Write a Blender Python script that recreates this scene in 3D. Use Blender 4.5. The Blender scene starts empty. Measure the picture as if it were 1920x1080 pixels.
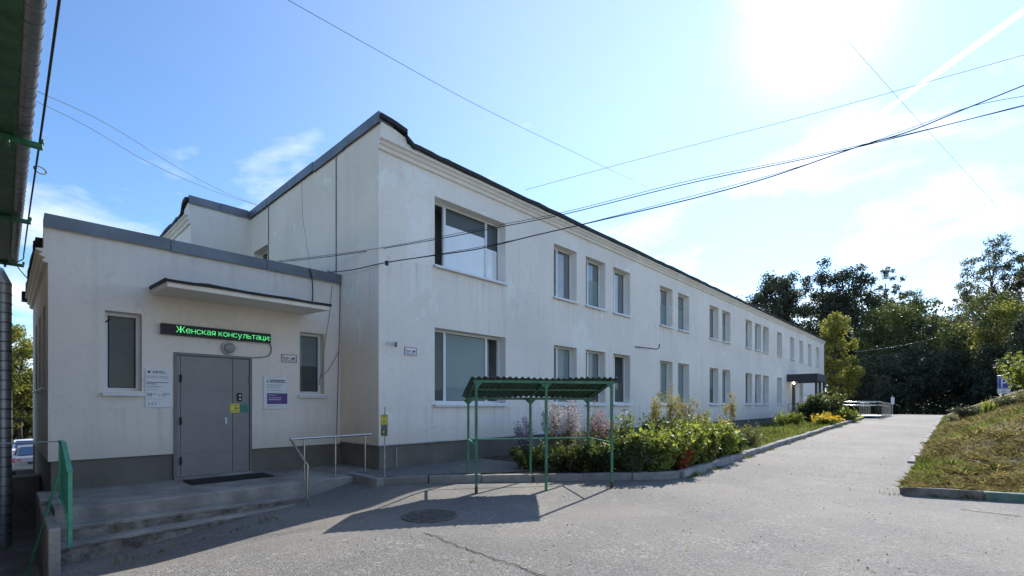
import bpy, bmesh, math, random
import numpy as np
from mathutils import Vector, Matrix, noise as mnoise

scene = bpy.context.scene
R = math.radians

# ------------------------------------------------------------------ camera
EYE = 1.47
FPX = 897.0                       # focal length in pixels of the 1920 px wide photograph
AZ = R(43.19)                     # angle between view axis and the long facade
CA, SA = math.cos(AZ), math.sin(AZ)
cam_data = bpy.data.cameras.new('camera')
cam_data.sensor_width = 36.0
cam_data.lens = 36.0 * FPX / 1920.0
cam_data.shift_y = (758 - 540) / 1920.0
cam_data.clip_start = 0.05
cam_data.clip_end = 3000
cam = bpy.data.objects.new('camera', cam_data)
scene.collection.objects.link(cam)
cam.location = (0, 0, EYE)
cam.rotation_euler = (R(90), 0, AZ - R(90))
scene.camera = cam

# ------------------------------------------------------------------ sun and sky
SUN = Vector((1.187, 0.225, 0.83)).normalized()
SUN_ELEV = math.asin(SUN.z)
SUN_ROT = math.atan2(SUN.x, SUN.y)
world = bpy.data.worlds.new('World')
scene.world = world
world.use_nodes = True
wn, wl = world.node_tree.nodes, world.node_tree.links
wn.clear()
def W(t, **k):
    n = wn.new(t)
    for a, b in k.items():
        setattr(n, a, b)
    return n
sky = W('ShaderNodeTexSky', sky_type='NISHITA', sun_disc=False, sun_elevation=SUN_ELEV,
        sun_rotation=SUN_ROT, altitude=150, air_density=1.0, dust_density=0.02, ozone_density=2.2)
tc = W('ShaderNodeTexCoord')
# thin clouds: noise on a flat layer high above, found from the view direction
sep = W('ShaderNodeSeparateXYZ'); wl.new(tc.outputs['Generated'], sep.inputs[0])
zc = W('ShaderNodeMath', operation='MAXIMUM'); wl.new(sep.outputs['Z'], zc.inputs[0]); zc.inputs[1].default_value = 0.0
za = W('ShaderNodeMath', operation='ADD'); wl.new(zc.outputs[0], za.inputs[0]); za.inputs[1].default_value = 0.16
dx = W('ShaderNodeMath', operation='DIVIDE'); wl.new(sep.outputs['X'], dx.inputs[0]); wl.new(za.outputs[0], dx.inputs[1])
dy = W('ShaderNodeMath', operation='DIVIDE'); wl.new(sep.outputs['Y'], dy.inputs[0]); wl.new(za.outputs[0], dy.inputs[1])
cmb = W('ShaderNodeCombineXYZ'); wl.new(dx.outputs[0], cmb.inputs[0]); wl.new(dy.outputs[0], cmb.inputs[1]); cmb.inputs[2].default_value = 0.4
cn = W('ShaderNodeTexNoise'); cn.inputs['Scale'].default_value = 2.1; cn.inputs['Detail'].default_value = 9
cn.inputs['Roughness'].default_value = 0.58; cn.inputs['Distortion'].default_value = 0.35
wl.new(cmb.outputs[0], cn.inputs['Vector'])
# clouds get thicker towards the horizon
hz = W('ShaderNodeMapRange'); wl.new(zc.outputs[0], hz.inputs['Value'])
hz.inputs['From Min'].default_value = 0.05; hz.inputs['From Max'].default_value = 0.50
hz.inputs['To Min'].default_value = 0.20; hz.inputs['To Max'].default_value = -0.09
ca = W('ShaderNodeMath', operation='ADD'); wl.new(cn.outputs['Fac'], ca.inputs[0]); wl.new(hz.outputs[0], ca.inputs[1])
cr = W('ShaderNodeValToRGB'); wl.new(ca.outputs[0], cr.inputs[0])
cr.color_ramp.elements[0].position = 0.51; cr.color_ramp.elements[0].color = (0, 0, 0, 1)
cr.color_ramp.elements[1].position = 0.80; cr.color_ramp.elements[1].color = (0.85, 0.85, 0.85, 1)
# hazy aureole round the sun, as a misty sky has
dot = W('ShaderNodeVectorMath', operation='DOT_PRODUCT'); wl.new(tc.outputs['Generated'], dot.inputs[0])
dot.inputs[1].default_value = SUN
dm = W('ShaderNodeMath', operation='MAXIMUM'); wl.new(dot.outputs['Value'], dm.inputs[0]); dm.inputs[1].default_value = 0
p1 = W('ShaderNodeMath', operation='POWER'); wl.new(dm.outputs[0], p1.inputs[0]); p1.inputs[1].default_value = 300
p2 = W('ShaderNodeMath', operation='POWER'); wl.new(dm.outputs[0], p2.inputs[0]); p2.inputs[1].default_value = 3.6
s1 = W('ShaderNodeMath', operation='MULTIPLY'); wl.new(p1.outputs[0], s1.inputs[0]); s1.inputs[1].default_value = 5.0
s2 = W('ShaderNodeMath', operation='MULTIPLY_ADD'); wl.new(p2.outputs[0], s2.inputs[0]); s2.inputs[1].default_value = 2.5
wl.new(s1.outputs[0], s2.inputs[2])
gl = W('ShaderNodeVectorMath', operation='SCALE'); gl.inputs[0].default_value = (1.0, 0.97, 0.93); wl.new(s2.outputs[0], gl.inputs['Scale'])
tint = W('ShaderNodeVectorMath', operation='MULTIPLY'); wl.new(sky.outputs[0], tint.inputs[0]); tint.inputs[1].default_value = (0.90, 1.14, 1.36)
skyadd = W('ShaderNodeVectorMath', operation='ADD'); wl.new(tint.outputs[0], skyadd.inputs[0]); wl.new(gl.outputs[0], skyadd.inputs[1])
cloudcol = W('ShaderNodeVectorMath', operation='ADD'); wl.new(gl.outputs[0], cloudcol.inputs[0]); cloudcol.inputs[1].default_value = (7.4, 7.6, 7.8)
mix = W('ShaderNodeMix', data_type='RGBA')
wl.new(cr.outputs[0], mix.inputs[0]); wl.new(skyadd.outputs[0], mix.inputs[6]); wl.new(cloudcol.outputs[0], mix.inputs[7])
# one straight vapour trail in the same high layer
def layer(x, y):
    r_ = (x - 960) / FPX; d = Vector((r_ * SA + CA, -r_ * CA + SA, (758 - y) / FPX)).normalized()
    return Vector((d.x / (d.z + 0.16), d.y / (d.z + 0.16), 0.4))
ta, tb = layer(1920, 20), layer(1540, 296)
td = (tb - ta).normalized(); tnrm = Vector((-td.y, td.x, 0))
def dotp(vec, off):
    s_ = W('ShaderNodeVectorMath', operation='SUBTRACT'); wl.new(cmb.outputs[0], s_.inputs[0]); s_.inputs[1].default_value = off
    d_ = W('ShaderNodeVectorMath', operation='DOT_PRODUCT'); wl.new(s_.outputs[0], d_.inputs[0]); d_.inputs[1].default_value = vec
    return d_.outputs['Value']
tab = W('ShaderNodeMath', operation='ABSOLUTE'); wl.new(dotp(tnrm, ta), tab.inputs[0])
tw = W('ShaderNodeMapRange', interpolation_type='SMOOTHSTEP'); wl.new(tab.outputs[0], tw.inputs[0]); tw.inputs[1].default_value = 0.002; tw.inputs[2].default_value = 0.013; tw.inputs[3].default_value = 1; tw.inputs[4].default_value = 0
te = W('ShaderNodeMapRange', interpolation_type='SMOOTHSTEP'); wl.new(dotp(td, ta), te.inputs[0]); te.inputs[1].default_value = 0.0; te.inputs[2].default_value = (tb - ta).length * 1.3; te.inputs[3].default_value = 0.85; te.inputs[4].default_value = 0.0
tm = W('ShaderNodeMath', operation='MULTIPLY'); wl.new(tw.outputs[0], tm.inputs[0]); wl.new(te.outputs[0], tm.inputs[1])
mix2 = W('ShaderNodeMix', data_type='RGBA'); wl.new(tm.outputs[0], mix2.inputs[0]); wl.new(mix.outputs[2], mix2.inputs[6]); wl.new(cloudcol.outputs[0], mix2.inputs[7])
bg = W('ShaderNodeBackground'); bg.inputs['Strength'].default_value = 0.10
wl.new(mix2.outputs[2], bg.inputs['Color'])
wo = W('ShaderNodeOutputWorld'); wl.new(bg.outputs[0], wo.inputs['Surface'])

sl = bpy.data.lights.new('sun', 'SUN')
sl.energy = 4.3
sl.angle = R(0.53)
sl.color = (1.0, 0.95, 0.87)
so = bpy.data.objects.new('sun', sl)
scene.collection.objects.link(so)
so.rotation_euler = SUN.to_track_quat('Z', 'Y').to_euler()
so.location = SUN * 60

scene.view_settings.view_transform = 'Standard'
scene.view_settings.look = 'None'
scene.view_settings.gamma = 1
scene.view_settings.exposure = 0.82
scene.view_settings.use_curve_mapping = False
scene.render.engine = 'CYCLES'
scene.cycles.max_bounces = 7
scene.cycles.transparent_max_bounces = 12

# ------------------------------------------------------------------ helpers
COL = scene.collection
ORG = {}                                   # world position of every object's local frame

def ray(x, y):
    r = (x - 960) / FPX
    return (r * SA + CA, -r * CA + SA, (758 - y) / FPX)
def onV(x, y, V):                          # point of a wall parallel to the long facade
    a, b, c = ray(x, y); t = V / b
    return a * t, c * t + EYE
def onU(x, y, U):                          # point of a wall square to it
    a, b, c = ray(x, y); t = U / a
    return b * t, c * t + EYE
def onZ(x, y, z):
    a, b, c = ray(x, y); t = (z - EYE) / c
    return a * t, b * t
def atd(x, y, d):
    a, b, c = ray(x, y)
    return Vector((a * d, b * d, c * d + EYE))

def empty(name, loc, rz=0, **k):
    o = bpy.data.objects.new(name, None)
    COL.objects.link(o); o.location = loc; o.rotation_euler = (0, 0, rz)
    o.empty_display_size = 0.2
    ORG[o.name] = Vector(loc)
    tag(o, **k)
    return o
def tag(o, label=None, cat=None, group=None, kind=None):
    if label: o['label'] = label
    if cat: o['category'] = cat
    if group: o['group'] = group
    if kind: o['kind'] = kind
    return o

class MB:
    """collects geometry in world coordinates and links it as one mesh"""
    def __init__(s):
        s.v = []; s.f = []
    def quad(s, *p):
        n = len(s.v); s.v += [tuple(q) for q in p]; s.f.append(tuple(range(n, n + len(p)))); return s
    def box(s, x0, x1, y0, y1, z0, z1):
        n = len(s.v)
        s.v += [(x0, y0, z0), (x1, y0, z0), (x1, y1, z0), (x0, y1, z0), (x0, y0, z1), (x1, y0, z1), (x1, y1, z1), (x0, y1, z1)]
        s.f += [tuple(n + i for i in q) for q in ((0, 3, 2, 1), (4, 5, 6, 7), (0, 1, 5, 4), (1, 2, 6, 5), (2, 3, 7, 6), (3, 0, 4, 7))]
        return s
    def obox(s, c, ax, ay, az):            # oriented box: centre and three half axes
        c, ax, ay, az = map(Vector, (c, ax, ay, az)); n = len(s.v)
        for k in (-1, 1):
            for i, j in ((-1, -1), (1, -1), (1, 1), (-1, 1)):
                s.v.append(tuple(c + ax * i + ay * j + az * k))
        s.f += [tuple(n + i for i in q) for q in ((0, 3, 2, 1), (4, 5, 6, 7), (0, 1, 5, 4), (1, 2, 6, 5), (2, 3, 7, 6), (3, 0, 4, 7))]
        return s
    def bar(s, a, b, w, h, up=(0, 0, 1)):  # square bar from a to b
        a, b, up = Vector(a), Vector(b), Vector(up)
        d = (b - a); L = d.length; d.normalize()
        if abs(d.dot(up)) > 0.98: up = Vector((1, 0, 0))
        x = d.cross(up).normalized(); y = x.cross(d).normalized()
        return s.obox((a + b) / 2, d * L / 2, x * w / 2, y * h / 2)
    def tube(s, pts, rad, n=8, cap=True):
        pts = [Vector(p) for p in pts]
        if not hasattr(rad, '__len__'): rad = [rad] * len(pts)
        base = len(s.v); prev = None
        for i, p in enumerate(pts):
            d = (pts[min(i + 1, len(pts) - 1)] - pts[max(i - 1, 0)]).normalized()
            if prev is None:
                a = Vector((0, 0, 1)) if abs(d.z) < 0.9 else Vector((1, 0, 0))
                x = d.cross(a).normalized()
            else:
                x = (prev - d * prev.dot(d)).normalized()
            prev = x; y = d.cross(x)
            for k in range(n):
                t = 2 * math.pi * k / n
                s.v.append(tuple(p + (x * math.cos(t) + y * math.sin(t)) * rad[i]))
        for i in range(len(pts) - 1):
            for k in range(n):
                a = base + i * n + k; b = base + i * n + (k + 1) % n
                s.f.append((a, b, b + n, a + n))
        if cap:
            s.f.append(tuple(base + k for k in range(n))[::-1])
            s.f.append(tuple(base + (len(pts) - 1) * n + k for k in range(n)))
        return s
    def extrude(s, poly, d):               # planar polygon pushed along d, closed
        d = Vector(d); n = len(s.v); m = len(poly)
        s.v += [tuple(p) for p in poly] + [tuple(Vector(p) + d) for p in poly]
        s.f.append(tuple(range(n, n + m))[::-1]); s.f.append(tuple(range(n + m, n + 2 * m)))
        for i in range(m):
            j = (i + 1) % m
            s.f.append((n + i, n + j, n + m + j, n + m + i))
        return s
    def build(s, name, mat, parent=None, smooth=False, bevel=0, kind=None, segs=1, autosmooth=None):
        org = ORG[parent.name] if parent else Vector((0, 0, 0))
        me = bpy.data.meshes.new(name)
        me.from_pydata([(a - org.x, b - org.y, c - org.z) for a, b, c in s.v], [], s.f)
        bm = bmesh.new(); bm.from_mesh(me)
        bmesh.ops.recalc_face_normals(bm, faces=bm.faces); bm.to_mesh(me); bm.free()
        if smooth:
            me.polygons.foreach_set('use_smooth', [True] * len(me.polygons))
            if autosmooth: me.set_sharp_from_angle(angle=R(autosmooth))
        o = bpy.data.objects.new(name, me); COL.objects.link(o)
        if mat: me.materials.append(mat)
        if parent: o.parent = parent
        ORG[o.name] = org.copy()
        if bevel:
            b = o.modifiers.new('bevel', 'BEVEL'); b.width = bevel; b.segments = segs; b.limit_method = 'ANGLE'; b.angle_limit = R(40)
        if kind: o['kind'] = kind
        return o
    def thing(s, name, mat, label, cat, group=None, kind=None, **k):   # a thing that is one mesh, origin at its base
        vs = np.array(s.v); c = (vs.min(0) + vs.max(0)) / 2; c[2] = vs.min(0)[2]
        org = Vector(c)
        key = '__tmp'
        class P: pass
        me_org = ORG.get(key)
        s2 = MB(); s2.v = [(a - org.x, b - org.y, d - org.z) for a, b, d in s.v]; s2.f = s.f
        o = s2.build(name, mat, None, **k); o.location = org; ORG[o.name] = org
        return tag(o, label, cat, group, kind)

def fastmesh(name, verts, faces, mat, parent=None, smooth=False, kind=None, loc=None):
    """verts (n,3) and faces (m,k) numpy arrays; coordinates local to parent"""
    me = bpy.data.meshes.new(name)
    n, m, k = len(verts), len(faces), faces.shape[1]
    me.vertices.add(n); me.vertices.foreach_set('co', np.asarray(verts, dtype=np.float32).ravel())
    me.loops.add(m * k); me.loops.foreach_set('vertex_index', np.asarray(faces, dtype=np.int32).ravel())
    me.polygons.add(m)
    me.polygons.foreach_set('loop_start', np.arange(0, m * k, k, dtype=np.int32))
    me.update(calc_edges=True)
    if smooth: me.polygons.foreach_set('use_smooth', [True] * m)
    me.materials.append(mat)
    o = bpy.data.objects.new(name, me); COL.objects.link(o)
    if parent:
        o.parent = parent; ORG[o.name] = ORG[parent.name].copy()
    if loc is not None: o.location = loc
    if kind: o['kind'] = kind
    return o

def copy_tree(o, parent=None):
    c = o.copy(); COL.objects.link(c); c.parent = parent
    for ch in list(o.children): copy_tree(ch, c)
    return c

# ------------------------------------------------------------------ materials
MATS = {}
def mat(name, col, rough=0.7, metal=0.0, spec=0.5, var=0.12, scale=6.0, bump=0.0, bscale=40.0, col2=None, detail=6, emit=None, coords='Object', ramp=(0.35, 0.65)):
    """principled material with a little procedural variation of colour, roughness and relief"""
    m = bpy.data.materials.new(name); m.use_nodes = True
    nt = m.node_tree; N, L = nt.nodes, nt.links
    b = N['Principled BSDF']; b.inputs['Roughness'].default_value = rough; b.inputs['Metallic'].default_value = metal
    b.inputs['Specular IOR Level'].default_value = spec
    t = N.new('ShaderNodeTexCoord'); n = N.new('ShaderNodeTexNoise')
    src = t.outputs[coords] if coords in t.outputs else None
    g = N.new('ShaderNodeNewGeometry')
    L.new(g.outputs['Position'] if coords == 'World' else src, n.inputs['Vector'])
    n.inputs['Scale'].default_value = scale; n.inputs['Detail'].default_value = detail; n.inputs['Roughness'].default_value = 0.6
    r = N.new('ShaderNodeValToRGB'); L.new(n.outputs['Fac'], r.inputs[0])
    c1 = [max(0, c * (1 - var)) for c in col[:3]]; c2 = [min(1, c * (1 + var)) for c in (col2 or col)[:3]]
    if col2: c1 = list(col[:3]); c2 = list(col2[:3])
    r.color_ramp.elements[0].color = (*c1, 1); r.color_ramp.elements[1].color = (*c2, 1)
    r.color_ramp.elements[0].position, r.color_ramp.elements[1].position = ramp
    L.new(r.outputs[0], b.inputs['Base Color'])
    if bump:
        n2 = N.new('ShaderNodeTexNoise'); n2.inputs['Scale'].default_value = bscale; n2.inputs['Detail'].default_value = 5
        L.new(g.outputs['Position'] if coords == 'World' else src, n2.inputs['Vector'])
        bp = N.new('ShaderNodeBump'); bp.inputs['Strength'].default_value = bump; bp.inputs['Distance'].default_value = 0.02
        L.new(n2.outputs['Fac'], bp.inputs['Height']); L.new(bp.outputs[0], b.inputs['Normal'])
    if emit:
        b.inputs['Emission Color'].default_value = (*emit[0], 1); b.inputs['Emission Strength'].default_value = emit[1]
    MATS[name] = m
    return m

class NB:
    """tiny node-building helper"""
    def __init__(s, name):
        s.m = bpy.data.materials.new(name); s.m.use_nodes = True
        s.N, s.L = s.m.node_tree.nodes, s.m.node_tree.links
        s.b = s.N['Principled BSDF']; s.out = s.N['Material Output']
        MATS[name] = s.m
        s.geo = s.N.new('ShaderNodeNewGeometry'); s.pos = s.geo.outputs['Position']
    def noise(s, scale, detail=5, rough=0.6, vec=None, dist=0.0):
        n = s.N.new('ShaderNodeTexNoise'); n.inputs['Scale'].default_value = scale
        n.inputs['Detail'].default_value = detail; n.inputs['Roughness'].default_value = rough; n.inputs['Distortion'].default_value = dist
        s.L.new(vec or s.pos, n.inputs['Vector']); return n.outputs['Fac']
    def voro(s, scale, feature='F1', vec=None, out='Distance'):
        n = s.N.new('ShaderNodeTexVoronoi'); n.feature = feature; n.inputs['Scale'].default_value = scale
        s.L.new(vec or s.pos, n.inputs['Vector']); return n.outputs[out]
    def map(s, scale, vec=None, loc=(0, 0, 0)):
        n = s.N.new('ShaderNodeMapping'); n.inputs['Scale'].default_value = scale; n.inputs['Location'].default_value = loc
        s.L.new(vec or s.pos, n.inputs['Vector']); return n.outputs[0]
    def ramp(s, fac, a, b, ca=0.0, cb=1.0):
        n = s.N.new('ShaderNodeMapRange'); n.inputs['From Min'].default_value = a; n.inputs['From Max'].default_value = b
        n.inputs['To Min'].default_value = ca; n.inputs['To Max'].default_value = cb
        s.L.new(fac, n.inputs['Value']); return n.outputs[0]
    def mixc(s, fac, c1, c2, mode='MIX'):
        n = s.N.new('ShaderNodeMix'); n.data_type = 'RGBA'; n.blend_type = mode
        for i, c in ((0, fac), (6, c1), (7, c2)):
            if hasattr(c, 'is_linked') or hasattr(c, 'links'): s.L.new(c, n.inputs[i])
            elif i == 0: n.inputs[0].default_value = c
            else: n.inputs[i].default_value = (*c, 1)
        return n.outputs[2]
    def math(s, op, a, b):
        n = s.N.new('ShaderNodeMath'); n.operation = op
        for i, c in ((0, a), (1, b)):
            if hasattr(c, 'links'): s.L.new(c, n.inputs[i])
            else: n.inputs[i].default_value = c
        return n.outputs[0]
    def xyz(s, vec=None):
        n = s.N.new('ShaderNodeSeparateXYZ'); s.L.new(vec or s.pos, n.inputs[0]); return n.outputs
    def bump(s, h, strength=0.3, dist=0.01):
        n = s.N.new('ShaderNodeBump'); n.inputs['Strength'].default_value = strength; n.inputs['Distance'].default_value = dist
        s.L.new(h, n.inputs['Height']); s.L.new(n.outputs[0], s.b.inputs['Normal']); return s
    def col(s, c, rough=0.8, spec=0.3):
        if hasattr(c, 'links'): s.L.new(c, s.b.inputs['Base Color'])
        else: s.b.inputs['Base Color'].default_value = (*c, 1)
        if hasattr(rough, 'links'): s.L.new(rough, s.b.inputs['Roughness'])
        else: s.b.inputs['Roughness'].default_value = rough
        s.b.inputs['Specular IOR Level'].default_value = spec
        return s

def plaster_mat(name, base, stain_z, sills=(4.64, 1.42), patch_at=None):
    """painted render: broad patches, repaired areas, vertical rain streaks, splash dirt above the plinth"""
    k = NB(name)
    big = k.noise(0.55, 4, 0.55)
    c = k.mixc(k.ramp(big, 0.3, 0.7), [x * 0.92 for x in base], [min(1, x * 1.05) for x in base])
    patch = k.ramp(k.noise(0.9, 8, 0.62, vec=k.map((1, 1, 0.7), loc=(3, 1, 7)), dist=0.6), 0.60, 0.62)
    c = k.mixc(k.math('MULTIPLY', patch, 0.7), c, [min(0.92, x * 1.16) for x in base])
    streak = k.ramp(k.noise(1.0, 6, 0.65, vec=k.map((2.6, 2.6, 0.13))), 0.56, 0.80)
    c = k.mixc(k.math('MULTIPLY', streak, 0.42), c, (base[0] * 0.64, base[1] * 0.64, base[2] * 0.63))
    fine = k.ramp(k.noise(9, 6, 0.7), 0.40, 0.75)
    c = k.mixc(k.math('MULTIPLY', fine, 0.16), c, (base[0] * 0.55, base[1] * 0.56, base[2] * 0.56))
    z = k.xyz()[2]
    wob = k.math('ADD', z, k.math('MULTIPLY', k.noise(1.6, 5), 0.5))
    low = k.ramp(wob, stain_z + 0.22, stain_z + 0.75, 1, 0)
    c = k.mixc(k.math('MULTIPLY', low, 0.5), c, (base[0] * 0.68, base[1] * 0.67, base[2] * 0.61))
    if patch_at:                                  # pale repainted repair beside the large upper window
        xs = k.xyz(); wob2 = k.math('MULTIPLY', k.math('SUBTRACT', k.noise(1.6, 6, 0.65), 0.5), 1.1)
        dx_ = k.math('ABSOLUTE', k.math('ADD', k.math('SUBTRACT', xs[0], patch_at[0]), wob2), 0.0)
        dz_ = k.math('ABSOLUTE', k.math('ADD', k.math('SUBTRACT', xs[2], patch_at[2]), wob2), 0.0)
        pm_ = k.math('MULTIPLY', k.ramp(dx_, 0.26, 0.30, 1, 0), k.ramp(dz_, 1.0, 1.1, 1, 0))
        c = k.mixc(k.math('MULTIPLY', pm_, 0.6), c, (0.93, 0.89, 0.83))
    # drip marks below the window sills and hairline cracks
    drip = k.ramp(k.noise(1.0, 5, 0.6, vec=k.map((7, 7, 0.22), loc=(2, 5, 1))), 0.50, 0.72)
    for zs in sills:
        fade = k.math('MULTIPLY', k.ramp(z, zs - 1.1, zs - 0.05), k.ramp(z, zs - 0.02, zs, 1, 0))
        c = k.mixc(k.math('MULTIPLY', k.math('MULTIPLY', drip, fade), 0.45), c, (base[0] * 0.52, base[1] * 0.50, base[2] * 0.47))
    wv = k.N.new('ShaderNodeTexNoise'); wv.inputs['Scale'].default_value = 1.8; wv.inputs['Detail'].default_value = 6; k.L.new(k.pos, wv.inputs['Vector'])
    wa = k.N.new('ShaderNodeVectorMath'); wa.operation = 'MULTIPLY_ADD'; k.L.new(wv.outputs['Color'], wa.inputs[0]); wa.inputs[1].default_value = (1.3, 1.3, 1.3); k.L.new(k.pos, wa.inputs[2])
    hair = k.math('MULTIPLY', k.ramp(k.voro(0.55, 'DISTANCE_TO_EDGE', vec=wa.outputs[0]), 0.0, 0.006, 1, 0), k.ramp(k.noise(0.8, 3), 0.52, 0.6))
    c = k.mixc(k.math('MULTIPLY', hair, 0.3), c, (base[0] * 0.4, base[1] * 0.4, base[2] * 0.4))
    k.col(c, 0.86, 0.25)
    h = k.math('ADD', k.noise(55, 4), k.math('MULTIPLY', k.noise(3.0, 4), 2.2))
    k.bump(h, 0.28, 0.012)
    return k.m

PLASTER = plaster_mat('plaster_white_paint', (0.88, 0.815, 0.725), 0.6, patch_at=(6.45, 8.876, 4.9))
PLASTER_W = plaster_mat('plaster_annex_paint', (0.875, 0.805, 0.71), 0.6)
PLASTER_E = plaster_mat('plaster_end_wall_paint', (0.90, 0.785, 0.63), 0.6, sills=(4.3,))

def crackline(k, scale, w, vec=None):
    return k.ramp(k.voro(scale, 'DISTANCE_TO_EDGE', vec=vec), 0, w, 1, 0)

# plinth: grey painted render with scuffs
k = NB('plinth_grey_paint')
c = k.mixc(k.ramp(k.noise(1.4, 6), 0.35, 0.7), (0.155, 0.142, 0.115), (0.215, 0.198, 0.165))
c = k.mixc(k.math('MULTIPLY', k.ramp(k.noise(7, 7, 0.7, vec=k.map((1, 1, 0.6))), 0.60, 0.72), 0.5), c, (0.21, 0.21, 0.20))
k.col(c, 0.85, 0.2).bump(k.noise(30, 6), 0.35, 0.015)
PLINTH = k.m

# asphalt: worn, dusty, with pale stone showing
k = NB('asphalt_worn')
agg = k.voro(95, out='Color'); agg2 = k.N.new('ShaderNodeSeparateColor'); k.L.new(agg, agg2.inputs[0])
dust = k.ramp(k.noise(0.42, 6, 0.6, dist=0.4), 0.40, 0.66)
grit = k.ramp(k.noise(1.5, 7, 0.65), 0.42, 0.68)
c = k.mixc(agg2.outputs[0], (0.095, 0.091, 0.085), (0.275, 0.266, 0.25))
ag3 = k.N.new('ShaderNodeSeparateColor'); k.L.new(k.voro(38, out='Color'), ag3.inputs[0])
pale = k.math('MULTIPLY', k.ramp(ag3.outputs[0], 0.80, 0.9), k.ramp(k.noise(2.2, 4), 0.42, 0.60))
c = k.mixc(k.math('MULTIPLY', pale, 0.6), c, (0.42, 0.405, 0.38))
c = k.mixc(k.math('MULTIPLY', k.ramp(ag3.outputs[1], 0.86, 0.93), 0.4), c, (0.09, 0.087, 0.083))
c = k.mixc(k.math('MULTIPLY', grit, 0.42), c, (0.15, 0.147, 0.142))
c = k.mixc(k.math('MULTIPLY', dust, 0.62), c, (0.295, 0.268, 0.226))
cells = k.N.new('ShaderNodeSeparateColor'); k.L.new(k.voro(0.22, out='Color', vec=k.map((1, 1.5, 1))), cells.inputs[0])
c = k.mixc(k.ramp(cells.outputs[0], 0.55, 0.6, 0.0, 0.16), c, (0.12, 0.118, 0.115))
wear = k.ramp(k.noise(0.9, 7, 0.7, vec=k.map((0.35, 1.6, 1), loc=(4, 2, 0))), 0.52, 0.68)
c = k.mixc(k.math('MULTIPLY', wear, 0.22), c, (0.13, 0.125, 0.12))
spots = k.ramp(k.voro(2.3, vec=k.map((1, 1, 1), loc=(.3, .7, 0))), 0.03, 0.06, 1, 0)
c = k.mixc(k.math('MULTIPLY', spots, 0.5), c, (0.09, 0.09, 0.09))
k.col(c, 0.85, 0.25)
h = k.math('ADD', k.voro(95), k.math('MULTIPLY', k.noise(5, 6), 1.4))
k.bump(h, 0.5, 0.012)
ASPHALT = k.m

k = NB('concrete_old')
c = k.mixc(k.ramp(k.noise(1.8, 7), 0.35, 0.68), (0.23, 0.215, 0.195), (0.42, 0.395, 0.36))
c = k.mixc(k.math('MULTIPLY', k.ramp(k.noise(12, 7, 0.7), 0.5, 0.72), 0.5), c, (0.17, 0.16, 0.145))
k.col(c, 0.9, 0.2).bump(k.math('ADD', k.noise(40, 5), k.noise(6, 6)), 0.5, 0.02)
CONCRETE = k.m
k = NB('concrete_kerb')
c = k.mixc(k.ramp(k.noise(2.5, 7), 0.35, 0.68), (0.24, 0.235, 0.225), (0.42, 0.41, 0.39))
ob = k.N.new('ShaderNodeObjectInfo')
c = k.mixc(k.math('MULTIPLY', ob.outputs['Random'], 0.45), c, (0.19, 0.185, 0.17))
c = k.mixc(k.math('MULTIPLY', k.ramp(k.noise(14, 7, 0.7), 0.48, 0.7), 0.5), c, (0.15, 0.145, 0.13))
c = k.mixc(k.math('MULTIPLY', k.ramp(k.noise(4, 7, 0.75, vec=k.map((1, 1, 1), loc=(5, 2, 1))), 0.60, 0.66), 0.45), c, (0.55, 0.55, 0.52))
k.col(c, 0.9, 0.2).bump(k.math('ADD', k.noise(45, 5), k.noise(8, 6)), 0.6, 0.02)
KERB = k.m
KERB_BROWN = mat('kerb_brown_grime', (0.10, 0.085, 0.065), 0.9, col2=(0.24, 0.21, 0.17), scale=5, bump=0.5, coords='World')
KERB_GREEN = mat('kerb_green_paint', (0.08, 0.17, 0.13), 0.85, col2=(0.22, 0.23, 0.19), scale=5, bump=0.5, coords='World')
k = NB('concrete_rubble')
c = k.mixc(k.ramp(k.noise(6, 8, 0.7), 0.35, 0.65), (0.16, 0.14, 0.11), (0.52, 0.48, 0.42))
k.col(c, 0.95, 0.15).bump(k.noise(16, 8, 0.75), 1.0, 0.06)
RUBBLE = k.m
k = NB('soil')
c = k.mixc(k.ramp(k.noise(5, 8), 0.35, 0.65), (0.055, 0.042, 0.03), (0.13, 0.105, 0.075))
k.col(c, 0.95, 0.1).bump(k.noise(20, 8, 0.7), 0.8, 0.04)
SOIL = k.m
k = NB('turf_ground')
c = k.mixc(k.ramp(k.noise(3, 8), 0.35, 0.65), (0.12, 0.115, 0.065), (0.25, 0.225, 0.145))
c = k.mixc(k.ramp(k.noise(0.6, 6), 0.45, 0.62), c, (0.26, 0.21, 0.145))
k.col(c, 0.95, 0.1).bump(k.noise(25, 8, 0.7), 0.8, 0.05)
TURF = k.m
k = NB('field_ground')
c = k.mixc(k.ramp(k.noise(0.35, 8), 0.35, 0.65), (0.045, 0.055, 0.022), (0.10, 0.095, 0.05))
k.col(c, 0.95, 0.1)
FIELD = k.m

FLASH = mat('zinc_flashing', (0.16, 0.18, 0.20), 0.5, 0.35, var=0.2, scale=1.6, bump=0.08, bscale=3, coords='World')
BITUMEN = mat('bitumen_black', (0.018, 0.018, 0.020), 0.75, var=0.4, scale=8, bump=0.5, bscale=18, coords='World')
PVC = mat('white_pvc', (0.74, 0.75, 0.75), 0.35, var=0.04, scale=3)
SILLM = mat('white_sheet_metal', (0.70, 0.71, 0.72), 0.45, 0.1, var=0.08, scale=5)
GASKET = mat('dark_rubber', (0.02, 0.02, 0.022), 0.6)
DOORM = mat('grey_steel_door_paint', (0.245, 0.235, 0.225), 0.42, 0.0, var=0.06, scale=2.5, bump=0.05, bscale=12)
DOORF = mat('grey_steel_frame_paint', (0.18, 0.175, 0.17), 0.45, var=0.1, scale=4)
STEEL = mat('stainless_steel', (0.58, 0.58, 0.57), 0.24, 1.0, var=0.06, scale=12)
GALV = mat('galvanised_steel', (0.42, 0.44, 0.46), 0.45, 0.75, var=0.15, scale=9, coords='World')
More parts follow.
